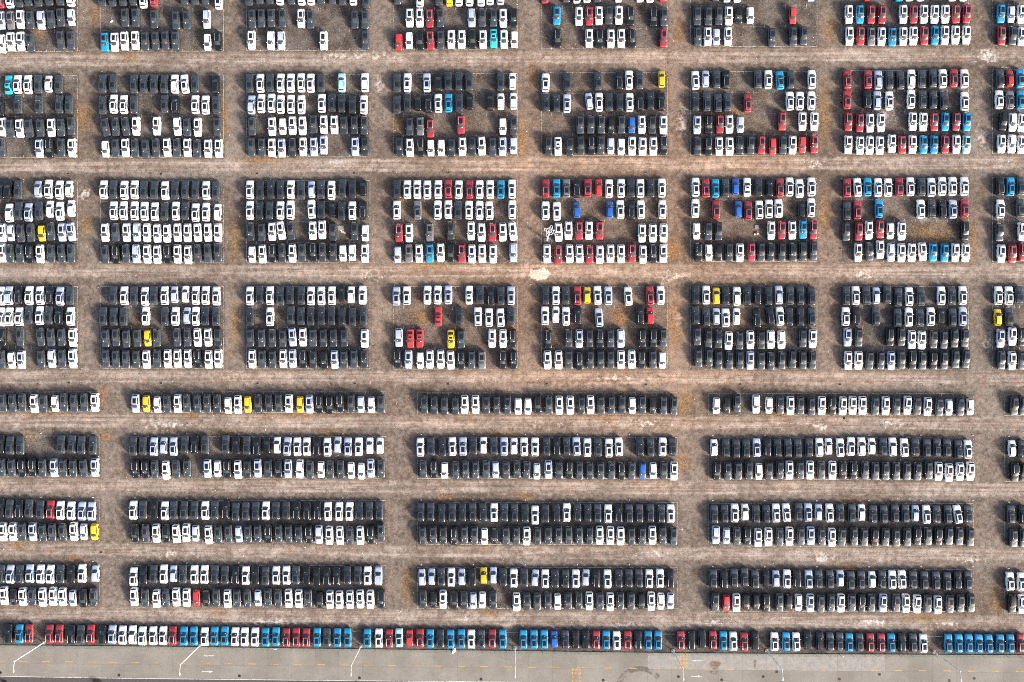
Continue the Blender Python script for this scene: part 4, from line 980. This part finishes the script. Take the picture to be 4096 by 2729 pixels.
def build_cars():
    mesh_cache = {}

    def me_of(kind, part, i, mats, key):
        k = (kind, part, i, key)
        if k not in mesh_cache:
            mesh_cache[k] = PARTS[kind][part][i].mesh(part, mats)
        return mesh_cache[k]

    by_kind = {}
    for c in CARS:
        col, body, sunr, rails = CODES[c['code']]
        c['kind'] = f'{NAMEC[col]}_{body}'
        by_kind.setdefault(c['kind'], []).append(c)
        c['inside'] = 12 < c['px'] < 4084 and c['py'] > 20
    for k, v in by_kind.items():
        # past about 300 of a kind: the nearest to the camera stay single objects
        v.sort(key=lambda c: (not c['inside'], math.hypot(c['px'] - 2048, c['py'] - 1364)))
        for i, c in enumerate(v): c['single'] = i < 300
    rest = []
    for c in CARS:
        col, body, sunr, rails = CODES[c['code']]
        x, y = W(c['px'], c['py'], 0.85)
        a = math.radians(-c['rot'] + random.gauss(0, 0.7)) + (0 if c['up'] else math.pi)
        plist = []          # (part name, mesh)
        pm = PAINT[col]
        plist.append(('body', me_of(body, 'body', 0, [pm, M_TRIM, M_HEAD, M_TAIL], col)))
        plist.append(('windshield', me_of(body, 'windshield', 0, M_WIND, 0)))
        plist.append(('rear_window', me_of(body, 'rear_window', 0, M_GLASS, 0)))
        for i in (0, 1): plist.append(('side_window', me_of(body, 'side_window', i, M_GLASS, 0)))
        if sunr and 'sunroof' in PARTS[body]: plist.append(('sunroof', me_of(body, 'sunroof', 0, M_ROOFGLASS, 0)))
        if body == 'suv':
            rm = M_RAIL if rails else (pm if col in ('white', 'charcoal', 'silver') else M_RAILD)
            for i in (0, 1): plist.append(('roof_rail', me_of(body, 'roof_rail', i, rm, rm.name)))
        for i in (0, 1): plist.append(('mirror', me_of(body, 'mirror', i, pm, col)))
        for i in range(4): plist.append(('wheel', me_of(body, 'wheel', i, [M_TYRE, M_RIM], 0)))
        if random.random() < 0.62:
            i = random.randrange(3)
            pc = 'orange' if random.random() < 0.36 else 'white'
            plist.append(('paper', me_of(body, 'paper', i, M_PAPER[pc], pc)))
        loc = (x, y, 0.0)
        if c['single']:
            r = empty(c['kind'], loc)
            r.rotation_euler = (0, 0, a)
            tag(r, car_label(c), 'car', GROUPS[c['band']])
            for nm, me in plist:
                o = bpy.data.objects.new(nm, me)
                o.parent = r
                COL.objects.link(o)
        else:
            rest.append((Matrix.Translation(loc) @ Matrix.Rotation(a, 4, 'Z'), plist))
    # the cars past the first 300 of a kind, joined
    if rest:
        mats, V, F, MI, SMO = [], [], [], [], []
        base = 0
        cache = {}
        for M, plist in rest:
            R3 = np.array(M.to_3x3()); T = np.array(M.translation)
            for nm, me in plist:
                if me.name not in cache:
                    v = np.zeros(len(me.vertices) * 3); me.vertices.foreach_get('co', v)
                    cache[me.name] = (v.reshape(-1, 3), [tuple(p.vertices) for p in me.polygons], [p.material_index for p in me.polygons], [p.use_smooth for p in me.polygons], list(me.materials))
                v, f, mi, sm_, ml = cache[me.name]
                V.append(v @ R3.T + T)
                F += [tuple(i + base for i in q) for q in f]
                idx = []
                for m in ml:
                    if m not in mats: mats.append(m)
                    idx.append(mats.index(m))
                MI += [idx[i] for i in mi]; SMO += sm_
                base += len(v)
        me = bpy.data.meshes.new('parked_car_mass')
        me.from_pydata(np.concatenate(V).tolist(), [], F)
        for m in mats: me.materials.append(m)
        me.polygons.foreach_set('material_index', MI); me.polygons.foreach_set('use_smooth', SMO)
        me.update()
        o = link('parked_car_mass', me)
        tag(o, 'further white and charcoal SUVs parked towards the edges of the lot', 'parked cars', kind='stuff')
    print('CARS', len(CARS), 'rest', len(rest), {k: len(v) for k, v in by_kind.items()})


build_cars()

# ------------------------------------------------------------------ street lamps along the road
M_POLE = simple('white_pole_paint', (0.80, 0.80, 0.78), 0.45, 0.0, 0.05)
M_STEEL = simple('galvanised_steel', (0.40, 0.42, 0.43), 0.4, 0.7)
M_CONC = simple('old_concrete', (0.27, 0.25, 0.225), 0.95, 0, 0.35, 2.0)


def street_lamp(px, py, label):
    x, y = W(px, py)
    r = empty('street_lamp', (x, y, 0))
    tag(r, label, 'street lamp', 'street lamps along the fence')
    b = MB(); b.box(-.42, .42, -.42, .42, 0.0, .10); b.build('base_block', M_CONC, r)
    b = MB(); b.box(-.19, .19, -.19, .19, .10, .13)
    for sx in (-1, 1):
        for sy in (-1, 1): b.tube([(sx * .14, sy * .14, .13), (sx * .14, sy * .14, .2)], .018, 6)
    b.build('base_plate', M_STEEL, r)
    hgt = 11.6
    b = MB(); b.tube([(0, 0, .12), (0, 0, 1.2), (0, 0, hgt)], [.15, .145, .095], 12); b.build('pole', M_POLE, r)
    b = MB()
    b.tube([(.20 * math.cos(t), .20 * math.sin(t), hgt - 1.1) for t in ls(0, 2 * math.pi, 13)], .03, 6); b.tube([(-.2, 0, hgt - 1.1), (.2, 0, hgt - 1.1)], .025, 6)
    b.build('collar_ring', M_STEEL, r)
    b = MB(); b.tube([(0, 0, hgt - .35), (0, -.5, hgt - .05), (0, -1.1, hgt + .12), (0, -1.75, hgt + .18)], [.05, .045, .04, .035], 8); arm = b.build('arm', M_POLE, r)
    b = MB()
    P = []
    for t, wd, th in ((0, .05, .04), (.15, .13, .06), (.45, .19, .085), (.75, .16, .07), (.9, .06, .03)):
        P.append([(wd * math.cos(q), -1.70 - t * .9, hgt + .18 + th * math.sin(q)) for q in ls(0, 2 * math.pi, 11)])
    b.grid(P, 0, True)
    b.add(P[-1][:10], [tuple(range(10))], 0)
    head = b.build('lamp_head', M_POLE, r)
    b = MB()
    b.add([(.11 * math.cos(q), -2.1 + .24 * math.sin(q), hgt + .105) for q in ls(0, 2 * math.pi, 13)[:-1]], [tuple(range(12))[::-1]]); b.build('lens', M_HEAD, head)
    return r


LAMPS = [(174, 2571, 'white street lamp beside the gap after the leftmost three cars of the roadside row'), (799, 2583, 'white street lamp by the fence, second from the left'),
         (1443, 2585, 'white street lamp in the gap before the second run of roadside cars'), (2060, 2592, 'white street lamp standing upright in view at the middle of the road'),
         (2692, 2602, 'white street lamp leaning over the upper orange painted blocks'), (3066, 2602, 'white street lamp by the fence, second from the right'),
         (3736, 2608, 'white street lamp at the far right before the blue cars')]
for l in LAMPS: street_lamp(*l)

# ------------------------------------------------------------------ low green fence along the kerb
def fence():
    green = simple('green_fence_paint', (0.10, 0.20, 0.15), 0.5, 0, 0.2)
    x0, y0 = W(0, interp(FENCE, 0))
    r = empty('wire_fence', (0, 0, 0))
    tag(r, 'long low green wire mesh fence between the parked cars and the road', 'fence')
    hgt = 1.25
    post = MB(); post.tube([(0, 0, 0), (0, 0, hgt + .05)], .035, 6)
    pm = post.mesh('post', green)
    pts = []
    px = -20.0
    while px < 4130:
        X, Y = W(px, interp(FENCE, px) + 2.0)
        pts.append(Vector((X, Y, .10)))
        o = bpy.data.objects.new('post', pm); o.parent = r; o.location = (X, Y, .10); COL.objects.link(o)
        px += 47.6
    for z in (.12, .62, hgt - .02):
        m = MB(); m.tube([p + Vector((0, .04, z)) for p in pts], .018, 5); m.build('rail', green, r)
    m = MB()
    for a, b in zip(pts[:-1], pts[1:]):
        n = 24
        for k in range(1, n):
            p = a.lerp(b, k / n) + Vector((0, .06, 0))
            q = .004
            m.add([(p.x - q, p.y, .2), (p.x + q, p.y, .2), (p.x + q, p.y, hgt + .05), (p.x - q, p.y, hgt + .05), (p.x, p.y + 2 * q, .2), (p.x, p.y + 2 * q, hgt + .05)], [(0, 1, 2, 3), (1, 4, 5, 2), (4, 0, 3, 5)])
    o = m.build('wire_infill', green, r); o['kind'] = 'stuff'


fence()

# ------------------------------------------------------------------ tall floodlight mast among the cars
def mast():
    x, y = W(2187, 961)
    r = empty('floodlight_mast', (x, y, 0))
    tag(r, 'tall white floodlight mast with ring head, in a slot beside white SUVs', 'light mast')
    b = MB(); b.box(-.75, .75, -.55, .55, 0, .14); b.build('base_block', M_CONC, r)
    hgt = 15.8
    b = MB(); b.tube([(0, 0, .14), (0, 0, 3), (0, 0, hgt)], [.24, .22, .15], 12); b.build('pole', M_POLE, r)

    def hoop(name, cx, cy, ra, rb, rot, z, rad):
        m = MB()
        P = []
        for t in ls(0, 2 * math.pi, 25):
            u, v = ra * math.cos(t), rb * math.sin(t)
            P.append((cx + u * math.cos(rot) - v * math.sin(rot), cy + u * math.sin(rot) + v * math.cos(rot), z))
        m.tube(P, rad, 6, caps=False)
        return m.build(name, M_POLE, r)
    hoop('outer_ring', 0, 0, .82, .82, 0, hgt, .05)
    hoop('inner_ring', 0, 0, .32, .32, 0, hgt + .05, .04)
    m = MB()
    for k in range(6):
        a = k * math.pi / 3 + .2
        m.tube([(.1 * math.cos(a), .1 * math.sin(a), hgt + .02), (.8 * math.cos(a), .8 * math.sin(a), hgt)], .015, 5)
    m.build('spoke', M_STEEL, r)['kind'] = 'stuff'
    for a in (1.25, 2.75, -.15, -2.15):
        cx, cy = .88 * math.cos(a), .88 * math.sin(a)
        h_ = hoop('lamp_hoop', cx, cy, .52, .32, a, hgt - .03, .045)
        m = MB()
        P = [[(cx + .9 * (.20 * q) * math.cos(a + t), cy + .9 * (.20 * q) * math.sin(a + t), hgt - .12 - dz) for t in ls(0, 2 * math.pi, 11)] for q, dz in ((1, 0), (1, .14), (.5, .2))]
        m.grid(P, 0, True); m.build('floodlight', M_STEEL, h_)
    x2, y2 = W(2201, 957)
    m = MB(); m.tube([(x2, y2, 0), (x2, y2, .12)], .17, 12); m.disc((x2, y2), .09, 10, .124)
    tag(m.build('earth_pit_cover', M_CONC), 'small round pale cover beside the floodlight mast foot', 'pit cover')


mast()

# ------------------------------------------------------------------ bare mast footings with broken bits
def footing(px, py, label, big):
    x, y = W(px, py)
    r = empty('concrete_footing', (x, y, 0))
    tag(r, label, 'footing')
    b = MB(); b.box(-big, big, -big * .8, big * .8, 0, .16); b.build('block', M_CONC, r)
    b = MB()
    for sx in (-1, 1):
        for sy in (-1, 1): b.tube([(sx * .3, sy * .25, .16), (sx * .3, sy * .25, .34)], .03, 5)
    b.build('anchor_bolt', M_STEEL, r)['kind'] = 'stuff'


footing(3027, 908, 'pale square concrete footing in the empty slots near the rubble heap', .55)
footing(1363, 913, 'pale concrete footing in the empty slot amid dark SUVs', .75)


def rubble(px, py, name, label, cat, cols, n, spread):
    x, y = W(px, py)
    r = empty(name, (x, y, 0))
    tag(r, label, cat)
    mats = [simple(f'rubble_{i}', c, .9) for i, c in enumerate(cols)]
    for k in range(n):
        m = MB()
        s_ = random.uniform(.12, .32)
        c = (random.gauss(0, spread), random.gauss(0, spread * .8), s_ * .4)
        ang = random.random() * 3
        V = []
        for sx in (-1, 1):
            for sy in (-1, 1):
                for sz in (-1, 1):
                    u, v = sx * s_ * random.uniform(.6, 1.2), sy * s_ * random.uniform(.5, .9)
                    V.append((c[0] + u * math.cos(ang) - v * math.sin(ang), c[1] + u * math.sin(ang) + v * math.cos(ang), max(0, c[2] + sz * s_ * .4 * random.uniform(.7, 1.1))))
        m.add(V, [(0, 1, 3, 2), (4, 6, 7, 5), (0, 4, 5, 1), (2, 3, 7, 6), (0, 2, 6, 4), (1, 5, 7, 3)])
        m.build('chunk', random.choice(mats), r)


rubble(3024, 934, 'rubble_heap', 'small heap of pale and dark rubble beside a concrete footing', 'rubble', [(.6, .42, .3), (.7, .64, .56), (.03, .03, .03)], 9, .35)
rubble(1372, 930, 'rubble_heap', 'small heap of broken pieces below a concrete footing', 'rubble', [(.5, .42, .33), (.6, .56, .5)], 6, .3)

# ------------------------------------------------------------------ drain grates, manholes
M_IRON = simple('cast_iron', (0.030, 0.028, 0.027), 0.7, 0.3, 0.3)


def grate_mesh():
    f = MB()
    for a in ((-.36, .36, -.28, -.23), (-.36, .36, .23, .28), (-.36, -.31, -.23, .23), (.31, .36, -.23, .23)):
        f.box(*a, 0, .03)
    s_ = MB(); s_.box(-.31, .31, -.23, .23, .001, .006)
    bars = MB(); bars.box(-.31, .31, -.018, .018, .006, .026)
    return f.mesh('frame', M_CONC), s_.mesh('sump', M_IRON), bars.mesh('bar', M_IRON)


GF, GS, GB = grate_mesh()
GR = [(271, 695), (644, 696), (1029, 694), (1417, 692), (1794, 691), (2582, 690), (275, 1531), (644, 1533), (1030, 1534), (1418, 1534), (1791, 1536), (2186, 1535), (2584, 1538), (2961, 1537), (3360, 1538), (3762, 1539),
      (1790, 2078), (2579, 2079), (1788, 2343), (2578, 2351), (2959, 2083), (2957, 2354), (3357, 2357), (3759, 2362), (1029, 157), (1421, 153), (2187, 145), (2582, 144), (2964, 141), (2963, 415), (3363, 411), (3361, 993),
      (1029, 1265), (1793, 1264), (3361, 1265), (642, 2337), (1415, 2341), (1418, 2073), (405, 2209)]


def near_say(px, py):
    if py < 260: where = 'in the top band'
    elif py < 640: where = 'in the second band'
    elif py < 720: where = 'in the lane above the third band'
    elif py < 1100: where = 'in the third band'
    elif py < 1480: where = 'in the fourth band'
    elif py < 1560: where = 'in the lane above the fifth band'
    elif py < 2150: where = 'in the seventh band'
    elif py < 2245: where = 'in the lane above the eighth band'
    else: where = 'in the eighth band'
    return where


rows = {}
for p in GR: rows.setdefault(near_say(*p), []).append(p)
for where, ps in rows.items():
    for i, (px, py) in enumerate(sorted(ps)):
        x, y = W(px, py)
        r = empty('drain_grate', (x, y, 0.014))
        which = '' if len(ps) == 1 else f', {ORD[i]} from left'
        tag(r, f'small dark rectangular drain grate {where}{which}', 'drain', 'drain grates of the lot')
        for nm, me in (('frame', GF), ('sump', GS)):
            o = bpy.data.objects.new(nm, me); o.parent = r; COL.objects.link(o)
        for k in range(3):
            o = bpy.data.objects.new('bar', GB); o.parent = r; o.location = (0, (k - 1) * .13, 0); COL.objects.link(o)

mh = MB()
mh.tube([(0, 0, 0), (0, 0, .016)], .37, 20)
MHR = mh.mesh('cover', M_IRON)
mh = MB()
for k in range(-3, 4): mh.box(-.30 + abs(k) * .03, .30 - abs(k) * .03, k * .08 - .015, k * .08 + .015, .016, .022)
MHT = mh.mesh('tread', M_IRON)
MHP = sorted([(2, 2691), (476, 2701), (958, 2704), (1438, 2712), (1924, 2717), (2413, 2721), (2714, 2707), (2887, 2720), (3053, 2707), (3107, 2688), (3358, 2717), (3518, 2698), (3797, 2723), (3897, 2714)])
for i, (px, py) in enumerate(MHP):
    x, y = W(px, py)
    r = empty('manhole_cover', (x, y, .013))
    tag(r, f'dark round manhole cover in the road, {ORD[i]} from left', 'manhole', 'manhole covers in the road')
    for nm, me in (('cover', MHR), ('tread', MHT)):
        o = bpy.data.objects.new(nm, me); o.parent = r; COL.objects.link(o)
        if nm == 'tread': o['kind'] = 'stuff'

# ------------------------------------------------------------------ litter and marker stones
M_PALE = simple('pale_stone', (0.66, 0.63, 0.58), .9, 0, .15)
M_BAG = simple('white_plastic', (0.78, 0.78, 0.76), .4, 0, .05)
M_BLUEP = simple('blue_plastic', (0.06, 0.22, 0.6), .4)


def sheet(px, py, a, b, rot, name, label, cat, mat, hgt=.25):
    x, y = W(px, py)
    m = MB()
    P = []
    rs = random.Random(px)
    for i in range(7):
        row = []
        for j in range(7):
            u, v = (i / 3 - 1) * a * (1 - .25 * abs(j / 3 - 1)), (j / 3 - 1) * b * (1 - .3 * abs(i / 3 - 1))
            e = 0 if (i in (0, 6) or j in (0, 6)) else 1
            row.append((x + u * math.cos(rot) - v * math.sin(rot), y + u * math.sin(rot) + v * math.cos(rot), .02 + e * hgt * rs.random()))
        P.append(row)
    m.grid(P, 0, False)
    o = m.build(name, mat)
    so = o.modifiers.new('thickness', 'SOLIDIFY'); so.thickness = .01
    tag(o, label, cat)


sheet(1815, 2603, .45, .85, -.5, 'plastic_sheet', 'crumpled white plastic sheet lying over the fence by the road', 'plastic sheet', M_BAG, .4)
sheet(2869, 2612, .5, .12, -.1, 'plastic_strip', 'thin blue plastic strip at the kerb', 'litter', M_BLUEP, .05)
sheet(1102, 2596, .5, .25, .1, 'foam_board', 'white foam board fragment at the fence', 'litter', M_BAG, .1)
sheet(3546, 1688, .5, .3, .3, 'cardboard_piece', 'pale flattened cardboard piece in the lane', 'litter', M_PALE, .1)
sheet(3377, 1673, .18, .4, -.3, 'rubber_piece', 'black rubber piece lying in the lane', 'litter', M_TYRE, .12)
sheet(447, 86, .45, .25, .6, 'torn_bag', 'torn pale bag in an empty slot of the top band', 'litter', M_BAG, .1)


def pole_piece(px, py, qx, qy, label):
    m = MB(); a, b = W(px, py), W(qx, qy)
    m.tube([(*a, .06), (*b, .06)], .05, 6)
    tag(m.build('loose_pole', M_POLE), label, 'pole')


pole_piece(4005, 271, 4042, 273, 'loose white pole lying above the last block of the second band')
pole_piece(2240, 1823, 2256, 1835, 'short loose pole between two rows of the third block')
pole_piece(1340, 1826, 1356, 1822, 'short loose pole between two rows of the second block')

# white numbered-bay marker stones set just above the lower bands
i_ = 0
for band, ys in ((5, -11), (6, -11), (7, -11)):
    for (a, b), t in zip(BANDS[band][2], BANDS[band][3]):
        k = 0
        x = a + 16
        while x < b:
            if 0 < x < 4096:
                X, Y = W(x, t + ys)
                m = MB(); m.box(X - .13, X + .13, Y - .08, Y + .08, 0, .14)
                o = m.build('marker_stone', M_BAG)
                bi = [q for q, z in enumerate(BANDS[band][2]) if z == (a, b)][0]
                tag(o, f'tiny white marker stone, {ORD[k]} from left above the {ORD[bi]} block of {BAND_SAY[band]}', 'marker stone', 'marker stones of the lower bands')
                k += 1
            x += 208

# loose chips all over the lot, and tufts of dry grass: too many to count
def gravel():
    n = 9000
    V, F, MI = [], [], []
    base = np.array([(1, 0, 0), (0, 1, 0), (-1, 0, 0), (0, -1, 0), (0, 0, .8)], float)
    faces = [(0, 1, 4), (1, 2, 4), (2, 3, 4), (3, 0, 4)]
    b = 0
    px = RNG.uniform(-40, 4136, n); py = RNG.uniform(-40, 2575, n)
    for i in range(n):
        s_ = 0.035 + 0.05 * RNG.random() ** 2 + (0.12 * RNG.random() if RNG.random() < .07 else 0)
        x, y = W(px[i], py[i]); a = RNG.random() * 6.28
        R = np.array([[math.cos(a), -math.sin(a), 0], [math.sin(a), math.cos(a), 0], [0, 0, 1]])
        sc = np.array([s_ * RNG.uniform(.7, 1.6), s_ * RNG.uniform(.6, 1.2), s_ * .7])
        V += ((base * sc) @ R.T + (x, y, 0.0)).tolist()
        F += [tuple(q + b for q in f) for f in faces]; MI += [0 if RNG.random() < .45 else 1] * 4
        b += 5
    me = bpy.data.meshes.new('gravel'); me.from_pydata(V, [], F)
    me.materials.append(M_PALE); me.materials.append(simple('brown_stone', (.30, .24, .19), .95, 0, .3))
    me.polygons.foreach_set('material_index', MI); me.update()
    tag(link('gravel', me), 'loose pale and brown stone chips scattered over the lot', 'gravel', kind='stuff')


gravel()


def dry_grass():
    n = 5200
    V, F = [], []
    b = 0
    k = 0
    while k < n:
        bi = RNG.integers(0, 8)
        cols, rows_, bx, tops, bots = BANDS[bi]
        j = RNG.integers(0, len(bx)); (x0, x1), t, u = bx[j], tops[j], bots[j]
        mode = RNG.random()
        if mode < .55: p, q = RNG.uniform(x0 - 10, x1 + 10), u + abs(RNG.normal(0, 9))
        elif mode < .8: p, q = (x1 + abs(RNG.normal(0, 16)) if RNG.random() < .5 else x0 - abs(RNG.normal(0, 10))), RNG.uniform(t, u)
        else: p, q = x0 + (x1 - x0) * RNG.integers(0, cols + 1) / cols + RNG.normal(0, 3), RNG.uniform(t, u)
        k += 1
        if not (-20 < p < 4116 and -20 < q < 2500): continue
        X, Y = W(p, q)
        for _ in range(4):
            a = RNG.random() * 6.28; l = RNG.uniform(.06, .16); h_ = RNG.uniform(.04, .13)
            dx, dy = math.cos(a), math.sin(a)
            ox, oy = X + RNG.normal(0, .12), Y + RNG.normal(0, .12)
            V += [(ox - dy * .018, oy + dx * .018, 0), (ox + dy * .018, oy - dx * .018, 0), (ox + dx * l, oy + dy * l, h_)]
            F.append((b, b + 1, b + 2)); b += 3
    me = bpy.data.meshes.new('dry_grass'); me.from_pydata(V, [], F)
    me.materials.append(simple('dry_grass_blade', (.34, .20, .07), .9, 0, .5, .4)); me.update()
    tag(link('dry_grass', me), 'sparse dry orange grass along the edges of the marked blocks', 'grass', kind='stuff')


dry_grass()


# dark shrubs on the verge beyond the road, bottom left corner
def shrub(px, py, rad, label):
    x, y = W(px, py)
    r = empty('verge_shrub', (x, y, 0))
    tag(r, label, 'shrub', 'shrubs on the road verge')
    m = MB()
    for k in range(5):
        a = random.random() * 6.28
        m.tube([(0, 0, 0), (.3 * rad * math.cos(a), .3 * rad * math.sin(a), .5 * rad), (.7 * rad * math.cos(a), .6 * rad * math.sin(a), .9 * rad)], [.035, .025, .01], 5)
    m.build('stem', simple('shrub_bark', (.06, .045, .03), .9), r)['kind'] = 'stuff'
    m = MB()
    for k in range(420):
        v = Vector((random.gauss(0, 1), random.gauss(0, 1), random.gauss(0, 1))).normalized() * rad * random.uniform(.45, 1.0)
        c = Vector((v.x * 1.3, v.y * .7, abs(v.z) * .9 + .1))
        a = Vector((random.gauss(0, 1), random.gauss(0, 1), random.gauss(0, .5))).normalized() * .09
        bq = a.cross(Vector((0, .3, 1))).normalized() * .05
        m.add([c - a, c + bq, c + a, c - bq], [(0, 1, 2, 3)])
    m.build('foliage', simple('shrub_leaf', (.030, .034, .018), .7, 0, .5, 2.0), r)['kind'] = 'stuff'


shrub(22, 2730, .55, 'small dark shrub at the bottom left corner of the verge')
shrub(395, 2729, .95, 'dark shrub on the verge below the second manhole cover')
